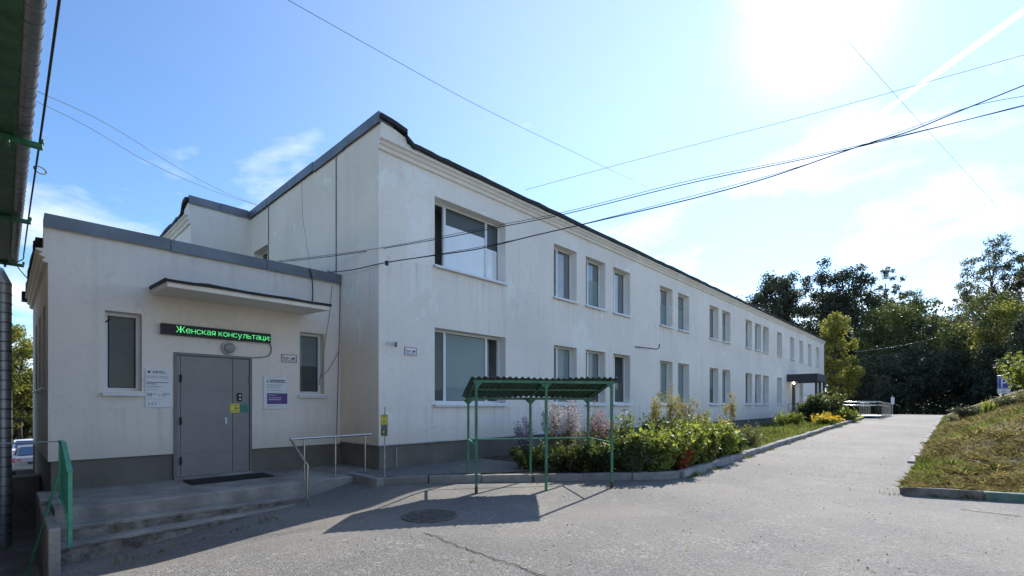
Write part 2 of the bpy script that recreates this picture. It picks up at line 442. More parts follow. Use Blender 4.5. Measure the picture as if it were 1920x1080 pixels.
WRAP = mat('insulation_jacket', (0.20, 0.205, 0.21), 0.45, 0.6, var=0.25, scale=6, bump=0.2, bscale=14, coords='World')
GREEN = mat('green_oil_paint', (0.05, 0.19, 0.105), 0.45, var=0.25, scale=7, bump=0.1, bscale=30, coords='World')
GREENP = mat('pale_green_oil_paint', (0.08, 0.34, 0.22), 0.5, var=0.18, scale=7, bump=0.15, bscale=30, coords='World')
GREEND = mat('dark_green_oil_paint', (0.025, 0.085, 0.035), 0.55, var=0.3, scale=6, coords='World')
RUST = mat('rusty_steel', (0.06, 0.035, 0.022), 0.8, col2=(0.16, 0.09, 0.05), scale=16, bump=0.4, coords='World')
ROOFGREEN = mat('green_corrugated_sheet', (0.045, 0.085, 0.062), 0.5, 0.0, var=0.35, scale=5, coords='World')
IRON = mat('cast_iron', (0.13, 0.122, 0.11), 0.7, 0.4, var=0.35, scale=20, bump=0.4, coords='World')
BLACK = mat('black_plastic', (0.012, 0.012, 0.013), 0.4, var=0.2)
CABLE = mat('black_cable', (0.01, 0.01, 0.011), 0.55, var=0.2)
CABLEG = mat('grey_cable', (0.13, 0.13, 0.13), 0.6, var=0.2)
RUBBERMAT = mat('doormat_rubber', (0.022, 0.02, 0.018), 0.9, var=0.4, scale=30, bump=0.8, bscale=80, coords='World')
INTERIOR = mat('room_interior', (0.32, 0.34, 0.33), 0.9, var=0.2, scale=1.5)
COATS = []
TEAL = mat('teal_roller_blind', (0.17, 0.27, 0.28), 0.8, var=0.10, scale=2.0, coords='World')
GREYBLIND = mat('grey_roller_blind', (0.34, 0.38, 0.40), 0.8, var=0.10, scale=2.0, coords='World')
WHITEFILM = mat('white_window_film', (0.72, 0.78, 0.80), 0.5, var=0.04, scale=2.0, coords='World')
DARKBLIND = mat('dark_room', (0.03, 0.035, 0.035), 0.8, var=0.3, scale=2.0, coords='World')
SIGNW = mat('white_sign_plate', (0.74, 0.75, 0.77), 0.35, var=0.03)
SIGNINK = mat('dark_print', (0.06, 0.065, 0.08), 0.5, var=0.1)
SIGNINK2 = mat('grey_print', (0.33, 0.34, 0.36), 0.5, var=0.1)
VIOLET = mat('violet_print', (0.085, 0.045, 0.22), 0.4, var=0.08)
PALEV = mat('pale_print', (0.60, 0.58, 0.70), 0.4, var=0.05)
RED = mat('red_print', (0.33, 0.06, 0.05), 0.5, var=0.2)
YELLOW = mat('yellow_plate', (0.72, 0.66, 0.07), 0.4, var=0.08)
TEALP = mat('teal_plate', (0.02, 0.25, 0.20), 0.4, var=0.08)
BLUE = mat('blue_sign', (0.025, 0.07, 0.30), 0.35, var=0.08)
ANTHR = mat('anthracite_metal', (0.035, 0.038, 0.046), 0.5, 0.1, var=0.15, scale=3)
BARK = mat('bark', (0.055, 0.045, 0.036), 0.9, var=0.4, scale=9, bump=0.9, bscale=18)
LED = mat('led_green', (0.02, 0.3, 0.08), 0.5, emit=((0.10, 0.80, 0.24), 0.75))
LAMPON = mat('lamp_lit', (0.9, 0.9, 0.85), 0.4, emit=((1.0, 0.93, 0.80), 6.0))
LAMPOFF = mat('lamp_glass_ribbed', (0.30, 0.29, 0.26), 0.25, var=0.1, scale=30)

def glass_mat(name, tint=(0.82, 0.9, 0.9), tr=0.85):
    m = bpy.data.materials.new(name); m.use_nodes = True
    N, L = m.node_tree.nodes, m.node_tree.links; N.clear()
    o = N.new('ShaderNodeOutputMaterial'); mx = N.new('ShaderNodeMixShader'); f = N.new('ShaderNodeFresnel'); f.inputs[0].default_value = 1.55
    t = N.new('ShaderNodeBsdfTransparent'); t.inputs[0].default_value = (*[c * tr for c in tint], 1)
    g = N.new('ShaderNodeBsdfGlossy'); g.inputs['Roughness'].default_value = 0.015
    n = N.new('ShaderNodeTexNoise'); n.inputs['Scale'].default_value = 1.3; bp = N.new('ShaderNodeBump'); bp.inputs['Strength'].default_value = 0.02; bp.inputs['Distance'].default_value = 0.05
    gg = N.new('ShaderNodeNewGeometry'); L.new(gg.outputs['Position'], n.inputs['Vector']); L.new(n.outputs['Fac'], bp.inputs['Height']); L.new(bp.outputs[0], g.inputs['Normal'])
    dbl = N.new('ShaderNodeMath'); dbl.operation = 'MULTIPLY'; dbl.use_clamp = True; L.new(f.outputs[0], dbl.inputs[0]); dbl.inputs[1].default_value = 1.7
    L.new(dbl.outputs[0], mx.inputs[0]); L.new(t.outputs[0], mx.inputs[1]); L.new(g.outputs[0], mx.inputs[2]); L.new(mx.outputs[0], o.inputs[0])
    return m
GLASS = glass_mat('window_glass')

def coated(name, col, rough=0.6, ior=1.5):
    """glass pane with a blind or film close behind it: coloured ground under a clear reflecting coat"""
    k = NB(name)
    c = k.mixc(k.ramp(k.noise(1.1, 4), 0.3, 0.7), [x * 0.9 for x in col], [min(1, x * 1.08) for x in col])
    k.col(c, rough, 0.2); k.b.inputs['Coat Weight'].default_value = 1.0; k.b.inputs['Coat Roughness'].default_value = 0.015; k.b.inputs['Coat IOR'].default_value = ior
    return k.m
P_TEAL = coated('pane_teal_blind', (0.21, 0.275, 0.265), ior=1.3)
P_GREY = coated('pane_grey_blind', (0.17, 0.21, 0.21), ior=1.4)
P_WHITE = coated('pane_white_film', (0.80, 0.84, 0.86), ior=1.8)
P_SKYREF = coated('pane_upper_blind', (0.12, 0.145, 0.15), ior=2.2)
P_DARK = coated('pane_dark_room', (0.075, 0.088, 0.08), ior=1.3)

def leaf_mat(name, c1, c2, c3=None, trans=0.35, rough=0.55):
    """leaf: colour drawn per leaf, part of the light passes through"""
    m = bpy.data.materials.new(name); m.use_nodes = True
    N, L = m.node_tree.nodes, m.node_tree.links
    b = N['Principled BSDF']; o = N['Material Output']
    g = N.new('ShaderNodeNewGeometry'); r = N.new('ShaderNodeValToRGB'); L.new(g.outputs['Random Per Island'], r.inputs[0])
    r.color_ramp.elements[0].color = (*c1, 1); r.color_ramp.elements[1].color = (*c2, 1)
    if c3:
        e = r.color_ramp.elements.new(0.86); e.color = (*c2, 1); r.color_ramp.elements[-1].color = (*c3, 1)
    n = N.new('ShaderNodeTexNoise'); n.inputs['Scale'].default_value = 0.7; n.inputs['Detail'].default_value = 3; L.new(g.outputs['Position'], n.inputs['Vector'])
    mr = N.new('ShaderNodeMapRange'); L.new(n.outputs['Fac'], mr.inputs[0]); mr.inputs[1].default_value = 0.3; mr.inputs[2].default_value = 0.7; mr.inputs[3].default_value = 0.7; mr.inputs[4].default_value = 1.25
    sc = N.new('ShaderNodeVectorMath'); sc.operation = 'SCALE'; L.new(r.outputs[0], sc.inputs[0]); L.new(mr.outputs[0], sc.inputs['Scale'])
    L.new(sc.outputs[0], b.inputs['Base Color']); b.inputs['Roughness'].default_value = rough; b.inputs['Specular IOR Level'].default_value = 0.3
    tr = N.new('ShaderNodeBsdfTranslucent'); mt = N.new('ShaderNodeVectorMath'); mt.operation = 'MULTIPLY'; L.new(sc.outputs[0], mt.inputs[0]); mt.inputs[1].default_value = (1.7, 1.75, 0.9)
    L.new(mt.outputs[0], tr.inputs[0])
    mx = N.new('ShaderNodeMixShader'); mx.inputs[0].default_value = trans
    L.new(b.outputs[0], mx.inputs[1]); L.new(tr.outputs[0], mx.inputs[2]); L.new(mx.outputs[0], o.inputs[0])
    return m
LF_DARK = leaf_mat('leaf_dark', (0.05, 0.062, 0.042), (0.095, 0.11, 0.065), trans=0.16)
LF_MID = leaf_mat('leaf_mid', (0.06, 0.078, 0.035), (0.11, 0.13, 0.05), (0.20, 0.19, 0.06), trans=0.32)
LF_YEL = leaf_mat('leaf_yellowing', (0.12, 0.135, 0.04), (0.25, 0.24, 0.065), (0.33, 0.24, 0.07), trans=0.42)
LF_GREY = leaf_mat('leaf_greyish', (0.075, 0.085, 0.06), (0.14, 0.145, 0.10), (0.20, 0.17, 0.11), trans=0.3)
LF_BED = leaf_mat('leaf_bed', (0.075, 0.10, 0.03), (0.20, 0.23, 0.06), (0.36, 0.35, 0.12), trans=0.46)
LF_BEDD = leaf_mat('leaf_bed_dark', (0.045, 0.068, 0.028), (0.095, 0.125, 0.05), (0.18, 0.18, 0.08), trans=0.4)
LF_STRAW = leaf_mat('leaf_straw', (0.09, 0.10, 0.05), (0.19, 0.18, 0.09), (0.24, 0.19, 0.10), trans=0.35)
LF_LAWN = leaf_mat('grass_lawn', (0.10, 0.13, 0.045), (0.20, 0.225, 0.085), (0.34, 0.29, 0.15), trans=0.35)
LF_DRY = leaf_mat('grass_dry', (0.19, 0.155, 0.10), (0.44, 0.365, 0.25), (0.13, 0.15, 0.06), trans=0.32)
LF_LILAC = leaf_mat('petal_lilac', (0.33, 0.25, 0.46), (0.55, 0.47, 0.68), trans=0.3)
LF_PINK = leaf_mat('petal_pink', (0.32, 0.15, 0.28), (0.55, 0.32, 0.48), trans=0.3)
LF_RED = leaf_mat('petal_red', (0.42, 0.04, 0.025), (0.60, 0.10, 0.04), trans=0.35)
LF_GOLD = leaf_mat('petal_gold', (0.62, 0.34, 0.02), (0.80, 0.52, 0.04), trans=0.35)
LF_OCHRE = leaf_mat('petal_ochre', (0.28, 0.23, 0.07), (0.42, 0.34, 0.12), trans=0.35)
STEMM = mat('plant_stem', (0.07, 0.085, 0.035), 0.7, var=0.3, scale=8)
# ------------------------------------------------------------------ ground
def sm(t):
    t = np.clip(t, 0, 1); return t * t * (3 - 2 * t)
def nz(u, v, s, seed=0.0):
    return mnoise.noise(Vector((u * s + seed, v * s - seed, seed)))
V0 = 8.876          # long facade
U0 = 5.384          # end wall
VA = 10.533         # front of the annex
UA = 0.494          # left side of the annex
def g(u, v):
    """height of the paved yard and the drive"""
    rise = 0.025 * np.clip(u - 9, 0, 20) + 0.16 * sm((u - 29) / 9)
    drop = sm((v - 5.0) / 2.6) * (0.24 * sm((5.0 - u) / 1.5) + 0.28 * sm((3.6 - u) / 3.2))
    return float(rise - drop)
K0, K1, K2 = Vector((4.72, 7.90)), Vector((9.15, 4.06)), Vector((35.0, 4.25))
def kerb_v(u):
    if u < K1.x: return K0.y + (K1.y - K0.y) * (u - K0.x) / (K1.x - K0.x)
    return K1.y + (K2.y - K1.y) * (u - K1.x) / (K2.x - K1.x)
def mound_front(v): return 9.95 + 0.31 * (0.71 - v)
M_EDGE = 0.74
def mound_z(u, v):
    h = min(2.1, max(0, M_EDGE - v) * 0.47) * float(sm((u - mound_front(v)) / 8.0))
    return g(u, v) + 0.075 + h + 0.06 * nz(u, v, 0.8, 3) + 0.035 * nz(u, v, 2.6, 8)
def lawn_z(u, v):
    kv = kerb_v(u); t = min(1, max(0, (v - kv) / (V0 - kv)))
    return (g(u, 4) + 0.10) * (1 - t) + 0.10 * t + 0.025 * nz(u, v, 1.1, 5)
def passage_z(u, v):
    if v < 13.6: return -0.58 - 0.34 * float(sm((v - 7.3) / 2.0))
    return -0.92 - 1.2 * float(sm((v - 13.6) / 7.0))
def terrain_z(u, v):
    if u < 0.9 and v > 7.35: return passage_z(u, v)
    if v > 14: return -2.12 if u < 58 else -2.12 + 2.4 * float(sm((u - 58) / 10))
    z = g(u, min(v, 6)) - 0.10
    if u < 6.5 and v > 3: return -0.75
    if 5.0 < u < 37 and v > 5: return -0.45
    if u > 49: z = g(u, 4) - 0.05 - 0.3 * float(sm((u - 50) / 12))
    return z

def grid(name, us, vs, zf, m, skip=None, kind='structure', smooth=True):
    us, vs = np.array(us), np.array(vs); nu, nv = len(us), len(vs)
    verts = np.array([(a, b, zf(a, b)) for a in us for b in vs])
    f = []
    for i in range(nu - 1):
        for j in range(nv - 1):
            if skip and skip((us[i] + us[i + 1]) / 2, (vs[j] + vs[j + 1]) / 2): continue
            f.append((i * nv + j, (i + 1) * nv + j, (i + 1) * nv + j + 1, i * nv + j + 1))
    return fastmesh(name, verts, np.array(f), m, smooth=smooth, kind=kind)

us = np.concatenate([[-900, -300, -120, -60, -30, -14], np.arange(-8, 1, 1.0), [0.898, 0.902], np.arange(2, 60, 1.5), np.arange(62, 90, 3), [110, 160, 300, 600, 1200]])
us = np.sort(us)
vs = np.sort(np.concatenate([[-900, -300, -120, -60, -30], np.arange(-16, 7, 2.0), [7.348, 7.352], np.arange(7.8, 13.5, 0.6), [13.598, 13.602], np.arange(13.998, 24, 0.8), [14.002, 28, 34, 42, 55, 80, 140, 300, 900]]))
grid('ground', us, vs, terrain_z, FIELD)
grid('asphalt_yard', np.arange(-13.9, 49.1, 0.35), np.arange(-14, 9.45, 0.35),
     lambda u, v: g(u, v) + 0.012 * nz(u, v, 0.5, 1) + 0.004 * nz(u, v, 2.2, 2), ASPHALT,
     skip=lambda u, v: (v > 7.3 and u < 0.50) or (u > 5.0 and u < 36.3 and v > kerb_v(u) + 0.28))
# passage floor of rough concrete between the annex and the neighbouring building
grid('passage_floor', np.linspace(-1.2, 0.46, 8), np.linspace(7.2, 13.5, 22), lambda u, v: passage_z(u, v) + 0.012 + 0.01 * nz(u, v, 2, 4), CONCRETE)
grid('parking_asphalt', np.linspace(-8, 9, 10), np.linspace(23, 48, 12), lambda u, v: -2.10, ASPHALT)

# planted strip along the facade
bu = np.concatenate([np.arange(4.75, 9.15, 0.22), np.arange(9.15, 36.5, 0.5)])
verts, faces = [], []
NR = 12
for a in bu:
    kv = kerb_v(a) + 0.05
    for j in range(NR):
        b = kv + (V0 + 0.03 - kv) * j / (NR - 1); verts.append((a, b, lawn_z(a, b)))
for i in range(len(bu) - 1):
    for j in range(NR - 1): faces.append((i * NR + j, (i + 1) * NR + j, (i + 1) * NR + j + 1, i * NR + j + 1))
verts = np.array(verts); faces = np.array(faces)
ctr = verts[faces].mean(1); isbed = ctr[:, 0] < 13.6
apron = (ctr[:, 0] < 8.2) & (ctr[:, 1] > kerb_v(6.9) + 0.9 - (ctr[:, 0] - 6.9) * 0.5)
fastmesh('wall_apron', verts, faces[apron], ASPHALT, smooth=True, kind='structure')
fastmesh('flower_bed_soil', verts, faces[isbed & ~apron], SOIL, smooth=True, kind='structure')
fastmesh('lawn_strip', verts, faces[~isbed], TURF, smooth=True, kind='structure')

# grassy mound on the right
mv = np.concatenate([np.arange(M_EDGE, -6, -0.22), np.arange(-6, -30, -1.5)])
verts, faces = [], []
ms = np.concatenate([np.linspace(0.03, 10, 34), np.linspace(10.6, 38, 30)])
for a in mv:
    for s_ in ms:
        u = mound_front(a) + s_; verts.append((u, a, mound_z(u, a)))
n = len(ms)
for i in range(len(mv) - 1):
    for j in range(n - 1): faces.append((i * n + j, (i + 1) * n + j, (i + 1) * n + j + 1, i * n + j + 1))
fastmesh('grass_mound', np.array(verts), np.array(faces), TURF, smooth=True, kind='structure')

# kerbs: every stone its own piece
rk = random.Random(4)
def stone_mesh(L, w, h, seed):
    q = random.Random(seed); bm = bmesh.new()
    bmesh.ops.create_cube(bm, size=1.0)
    for v in bm.verts:
        v.co = Vector((v.co.x * L, v.co.y * w, v.co.z * h))
    bmesh.ops.subdivide_edges(bm, edges=[e for e in bm.edges if abs(e.verts[0].co.x - e.verts[1].co.x) > 0.1], cuts=3)
    for v in bm.verts:
        v.co += Vector((q.uniform(-.004, .004), q.uniform(-.008, .008), q.uniform(-.008, .008)))
    bmesh.ops.bevel(bm, geom=[e for e in bm.edges if e.calc_length() > 0.02 and len(e.link_faces) == 2 and e.calc_face_angle() > 0.6], offset=0.016, segments=1, affect='EDGES')
    me = bpy.data.meshes.new('kerb_stone'); bm.to_mesh(me); bm.free(); return me
SM = [stone_mesh(0.985, 0.15, 0.30, i) for i in range(5)]
for m_ in SM: m_.materials.append(KERB)
SMG = [x.copy() for x in SM[:2]]
for m_ in SMG: m_.materials.clear(); m_.materials.append(KERB_GREEN)
SMB = [x.copy() for x in SM[:3]]
for m_ in SMB: m_.materials.clear(); m_.materials.append(KERB_BROWN)
def kerb_run(root, a, b, top, sink=0.0, step=1.0, mats=None):
    d = Vector(b) - Vector(a); L = d.length; n = max(1, round(L / step)); ang = math.atan2(d.y, d.x)
    for i in range(n):
        p = Vector(a) + d * (i + 0.5) / n; q = Vector(a) + d * i / n; e = Vector(a) + d * (i + 1) / n
        me = SM[rk.randrange(5)]
        if mats: me = SMG[rk.randrange(2)] if mats(i) else SMB[rk.randrange(3)]
        o = bpy.data.objects.new('kerb_stone', me); COL.objects.link(o); o.parent = root
        z0 = g(q.x, q.y); z1 = g(e.x, e.y)
        o.location = Vector((p.x + rk.uniform(-.012, .012), p.y + rk.uniform(-.012, .012), (z0 + z1) / 2 + top - 0.15 + rk.uniform(-.012, .012))) - ORG[root.name]
        o.rotation_euler = (rk.uniform(-.03, .03), -math.atan2(z1 - z0, L / n), ang + rk.uniform(-.012, .012))
        o.scale = (L / n / step * 1.0, 1, 1)
kb = empty('bed_kerb', (K1.x, K1.y, 0), kind='structure')
kerb_run(kb, K0, K1, 0.135)
kerb_run(kb, K1 + Vector((0.06, 0.0)), K2, 0.135)
kerb_run(kb, K2, Vector((35.05, 6.0)), 0.13)
kerb_run(kb, Vector((4.74, 8.02)), Vector((4.74, 8.6)), 0.14, step=0.5)
km = empty('mound_kerb', (mound_front(0.7), 0.7, 0), kind='structure')
kerb_run(km, Vector((mound_front(0.72) - 0.06, 0.72)), Vector((mound_front(-8) - 0.06, -8)), 0.125, mats=lambda i: i % 4 in (1, 2) or i > 4)
kerb_run(km, Vector((mound_front(0.72) + 4.2, M_EDGE + 0.08)), Vector((37, M_EDGE + 0.1)), 0.05)

# manhole: ring and cover sunk in the yard
mu, mvv = onZ(806, 968, 0.0)
mh = empty('manhole', (mu, mvv, 0.0), label='round cast iron manhole cover sunk in the asphalt beyond the shelter shadow', cat='manhole')
rg = MB(); n = 40
for k_ in range(n):
    a0, a1 = 2 * math.pi * k_ / n, 2 * math.pi * (k_ + 1) / n
    for (r0, z0, r1, z1) in ((0.36, -0.02, 0.36, 0.016), (0.36, 0.016, 0.315, 0.016), (0.315, 0.016, 0.305, 0.0)):
        rg.quad((mu + r0 * math.cos(a0), mvv + r0 * math.sin(a0), z0), (mu + r0 * math.cos(a1), mvv + r0 * math.sin(a1), z0),
                (mu + r1 * math.cos(a1), mvv + r1 * math.sin(a1), z1), (mu + r1 * math.cos(a0), mvv + r1 * math.sin(a0), z1))
rg.build('ring', IRON, mh)
cv = MB(); cv.tube([(mu, mvv, -0.02), (mu, mvv, 0.010)], 0.30, 40)
for k_ in range(-5, 6):
    y = k_ * 0.050; hw = math.sqrt(0.28 ** 2 - y * y)
    cv.box(mu - hw, mu + hw, mvv + y - 0.012, mvv + y + 0.012, 0.009, 0.018)
cv.build('cover', IRON, mh)

# cracks in the asphalt: thin dirty seams with broken edges, each a real low ridge
CRACK = mat('crack_dirt', (0.085, 0.078, 0.068), 0.95, var=0.4, scale=25, bump=0.8, coords='World')
def crack(pts, w, label):
    P = [onZ(x, y, g(*onZ(x, y, 0))) for x, y in pts]; mb = MB(); prev = None
    q = random.Random(len(pts))
    for (a, b) in zip(P[:-1], P[1:]):
        n = max(2, int(math.dist(a, b) / 0.05))
        for i in range(n):
            t = i / n; c = Vector((a[0] + (b[0] - a[0]) * t, a[1] + (b[1] - a[1]) * t))
            d = Vector((b[0] - a[0], b[1] - a[1])).normalized(); no = Vector((-d.y, d.x))
            c += no * (q.uniform(-0.016, 0.016) + 0.05 * nz(c.x, c.y, 2.0, 6)); ww = w * q.uniform(0.35, 1.5)
            l, r_ = c + no * ww, c - no * ww
            z = g(c.x, c.y) + 0.012 * nz(c.x, c.y, 0.5, 1) + 0.0075
            cur = ((l.x, l.y, z), (r_.x, r_.y, z), (c.x, c.y, z + 0.004))
            if prev:
                mb.quad(prev[0], prev[2], cur[2], cur[0]); mb.quad(prev[2], prev[1], cur[1], cur[2])
            prev = cur
    o = mb.thing('asphalt_crack', CRACK, None, None); o['kind'] = 'structure'
crack([(795, 1000), (850, 1020), (930, 1045), (1000, 1070), (1040, 1085)], 0.005, '')
crack([(1800, 955), (1860, 962), (1925, 970)], 0.005, '')

# loose grit lying on the yard
q = np.random.default_rng(11)
pts = []
while len(pts) < 2200:
    u, v = q.uniform(0.8, 13), q.uniform(-2, 7.6)
    if mnoise.noise(Vector((u * 0.8, v * 0.8, 2.0))) + q.uniform(-.25, .25) < 0.02: continue
    if v > kerb_v(max(u, 4.8)) - 0.25 and u > 4.6: continue
    if u > mound_front(v) - 0.2 and v < 0.8: continue
    pts.append((u, v))
pts = np.array(pts); n = len(pts)
base = np.array([(1, 0, 0), (-.5, .87, 0), (-.5, -.87, 0), (0.1, 0, 1.0), (0, 0, -.6)])
fb = np.array([(0, 1, 3), (1, 2, 3), (2, 0, 3), (1, 0, 4), (2, 1, 4), (0, 2, 4)])
sz = q.gamma(2.0, 0.0016, n)[:, None, None] + 0.002
ang = q.uniform(0, 6.28, n); ca_, sa_ = np.cos(ang), np.sin(ang)
vv = np.repeat(base[None], n, 0) * sz * q.uniform(0.7, 1.3, (n, 5, 1))
x = vv[..., 0] * ca_[:, None] - vv[..., 1] * sa_[:, None]; y = vv[..., 0] * sa_[:, None] + vv[..., 1] * ca_[:, None]
zz = np.array([g(a, b) + 0.012 * nz(a, b, 0.5, 1) + 0.008 for a, b in pts])
V = np.stack([x + pts[:, 0:1], y + pts[:, 1:2], vv[..., 2] * 0.7 + zz[:, None]], -1).reshape(-1, 3)
F = (fb[None] + 5 * np.arange(n)[:, None, None]).reshape(-1, 3)
GRIT = mat('grit', (0.07, 0.068, 0.065), 0.9, col2=(0.30, 0.29, 0.27), scale=9, coords='World', ramp=(0.4, 0.6))
o = fastmesh('loose_grit', V, F, GRIT, kind='stuff'); tag(o, 'loose grit scattered over the worn asphalt', 'grit')
# ------------------------------------------------------------------ clinic building
def wallmesh(mb, P, a0, a1, z0, z1, holes, depth, maxc=1.2):
    """wall sheet with openings; P(a, d, z) gives a point at distance a along, d behind the face. Reveals run back by depth."""
    A = sorted({a0, a1, *[h[0] for h in holes], *[h[1] for h in holes]}); Z = sorted({z0, z1, *[h[2] for h in holes], *[h[3] for h in holes]})
    A = [a for a in A if a0 - 1e-6 <= a <= a1 + 1e-6]; Z = [z for z in Z if z0 - 1e-6 <= z <= z1 + 1e-6]
    for i in range(len(A) - 1):
        for j in range(len(Z) - 1):
            ca, cz = (A[i] + A[i + 1]) / 2, (Z[j] + Z[j + 1]) / 2
            if any(h[0] < ca < h[1] and h[2] < cz < h[3] for h in holes): continue
            mb.quad(P(A[i], 0, Z[j]), P(A[i + 1], 0, Z[j]), P(A[i + 1], 0, Z[j + 1]), P(A[i], 0, Z[j + 1]))
    for (b0, b1, c0, c1) in holes:
        for p, q_ in (((b0, c0), (b1, c0)), ((b1, c0), (b1, c1)), ((b1, c1), (b0, c1)), ((b0, c1), (b0, c0))):
            mb.quad(P(p[0], 0, p[1]), P(p[0], depth, p[1]), P(q_[0], depth, q_[1]), P(q_[0], 0, q_[1]))

Z_BASE, Z_CORN0, Z_CORN1, Z_EAVE, Z_COP0, Z_TOP = 0.61, 6.80, 7.02, 7.10, 7.33, 7.55
Z_LO0, Z_LO1, Z_UP0, Z_UP1 = 1.50, 3.25, 4.72, 6.29
U_END = onV(1545, 700, V0)[0]
cl = empty('clinic_building', (U0, V0, 0.0), label='long two storey white rendered building with narrow windows and black roof edge', cat='building')
wx = [(815, 948), (1039, 1081), (1098, 1135.5), (1150, 1181.5), (1236.7, 1261.7), (1271, 1292.7), (1330, 1347.7), (1354, 1370), (1397.7, 1410.7),
      (1416, 1427), (1431, 1441.7), (1457, 1467), (1482, 1489), (1497.7, 1506.7), (1515, 1521.7), (1530, 1536.7)]
wu = [(onV(a, 700, V0)[0], onV(b, 700, V0)[0]) for a, b in wx]
wu = [wu[0]] + [((a + b) / 2 - 0.585, (a + b) / 2 + 0.585) for a, b in wu[1:]]
DEP = 0.24
upper = [(a, b, Z_UP0, Z_UP1) for a, b in wu]
lower = [(a, b, Z_LO0, Z_LO1) for i, (a, b) in enumerate(wu) if i in list(range(12)) + [13, 15]]
door_u = onV(1488.5, 740, V0)[0]
door2 = (door_u - 0.55, door_u + 0.55, 0.62, 2.95)
PF = lambda a, d, z: (a, V0 + d, z)
mb = MB()
wallmesh(mb, PF, U0, U_END, Z_BASE, Z_CORN0 + 0.05, upper + lower + [door2], DEP)
mb.build('facade_wall', PLASTER, cl)
# end wall with one window half hidden by the annex roof
ew = (onU(502, 470, U0)[0], onU(476, 470, U0)[0], 4.72, 6.22)
V_REAR = onU(470, 450, U0)[0]
PE = lambda a, d, z: (U0 + d, a, z)
mb = MB(); wallmesh(mb, PE, V0, V_REAR, Z_BASE, Z_COP0 + 0.02, [ew], DEP); mb.build('end_wall', PLASTER_E, cl)
U_REAR = onV(358, 430, V_REAR)[0]
mb = MB()
wallmesh(mb, lambda a, d, z: (a, V_REAR + d, z), U_REAR, U0, -2.4, Z_COP0 + 0.02, [], DEP)
wallmesh(mb, lambda a, d, z: (U_REAR + d, a, z), V_REAR, V_REAR + 9, -2.4, Z_CORN1 + 0.1, [], DEP)
mb.build('rear_wing_wall', PLASTER_W, cl)
mb = MB(); mb.quad((U_END, V0, Z_BASE), (U_END, V0 + 12, Z_BASE), (U_END, V0 + 12, Z_TOP), (U_END, V0, Z_EAVE))
mb.quad((U_REAR, V_REAR + 9, -2.4), (U_END, V0 + 12, -2.4), (U_END, V0 + 12, 7.2), (U_REAR, V_REAR + 9, 7.2)).build('far_wall', PLASTER, cl)
# plinth set back a little under the render
mb = MB()
mb.box(U0 + 0.035, U_END - 0.02, V0 + 0.035, V0 + 0.3, -0.5, Z_BASE + 0.02)
mb.box(U0 + 0.035, U0 + 0.3, V0 + 0.3, VA + 0.05, -0.5, Z_BASE + 0.02)
mb.build('plinth', PLINTH, cl)
# drip bead below the render
mb = MB().box(U0 - 0.012, U_END, V0 - 0.012, V0 + 0.1, Z_BASE - 0.014, Z_BASE + 0.012).box(U0 - 0.012, U0 + 0.1, V0 + 0.1, VA, Z_BASE - 0.014, Z_BASE + 0.012)
mb.build('drip_bead', mat('drip_bead_paint', (0.5, 0.5, 0.5), 0.7, var=0.2), cl)

def cornice(mb, P, a0, a1, z0, z1):
    """two run mouldings: profile swept along; P(a, d, z) with d negative outwards"""
    h = z1 - z0
    prof = [(0.0, z0 - 0.01), (-0.05, z0), (-0.065, z0 + 0.16 * h), (-0.03, z0 + 0.30 * h), (-0.035, z0 + 0.36 * h), (-0.085, z0 + 0.46 * h), (-0.105, z0 + 0.60 * h), (-0.06, z0 + 0.70 * h),
            (-0.07, z0 + 0.76 * h), (-0.135, z0 + 0.88 * h), (-0.14, z1), (0.02, z1 + 0.012)]
    n = max(2, int((a1 - a0) / 0.5))
    for i in range(n):
        s0, s1 = a0 + (a1 - a0) * i / n, a0 + (a1 - a0) * (i + 1) / n
        for (d0, w0), (d1, w1) in zip(prof[:-1], prof[1:]):
            mb.quad(P(s0, d0, w0), P(s1, d0, w0), P(s1, d1, w1), P(s0, d1, w1))
    for s0 in (a0, a1):
        mb.quad(*[P(s0, d, w) for d, w in prof])
mb = MB(); cornice(mb, PF, U0 - 0.03, U_END + 0.05, Z_CORN0, Z_CORN1); mb.build('cornice', PLASTER, cl)

def parapet_profile(top, eave, w=0.62, curve=1.25):
    """outline from the corner: raised block, then a hollow curve down to the eave"""
    pts = [(0, top), (w * 0.55, top - 0.03), (w, top - 0.10), (w + 0.015, top - 0.20)]
    for i in range(1, 9):
        t = i / 8; pts.append((w + 0.02 + curve * t, eave + (top - 0.24 - eave) * (1 - t) ** 2.4))
    return pts
prof = parapet_profile(Z_COP0 + 0.02, Z_EAVE)
poly = [(U0 + 0.004, V0 - 0.085, Z_CORN1 - 0.02)] + [(U0 + max(a, 0.004), V0 - 0.085, z) for a, z in prof] + [(U_END, V0 - 0.085, Z_EAVE), (U_END, V0 - 0.085, Z_CORN1 - 0.02)]
MB().extrude(poly, (0, 0.30, 0)).build('parapet', PLASTER, cl)
# black roofing felt turned over the parapet and the eave, slightly wavy
def felt(mb, P, line, d0, d1, th, q):
    pr = None
    for a, z in line:
        zz_ = z + q.uniform(-0.012, 0.012); dd = d0 + q.uniform(-0.018, 0.012)
        cur = [P(a, dd, zz_ - th * 0.6), P(a, dd, zz_ + th * 0.7), P(a, d1, zz_ + th), P(a, d1, zz_)]
        if pr:
            for k_ in range(4): mb.quad(pr[k_], cur[k_], cur[(k_ + 1) % 4], pr[(k_ + 1) % 4])
        else: mb.quad(*cur)
        pr = cur
    mb.quad(*pr)
q = random.Random(3)
ln = [(U0 - 0.02 + a, z + (0.10 if a < 0.64 else 0.02)) for a, z in prof]
u = ln[-1][0]
while u < U_END + 0.1: u += 0.45; ln.append((min(u, U_END + 0.12), Z_EAVE + 0.02))
mb = MB(); felt(mb, PF, ln, -0.16, 0.25, 0.07, q); mb.build('roof_edge', BITUMEN, cl)
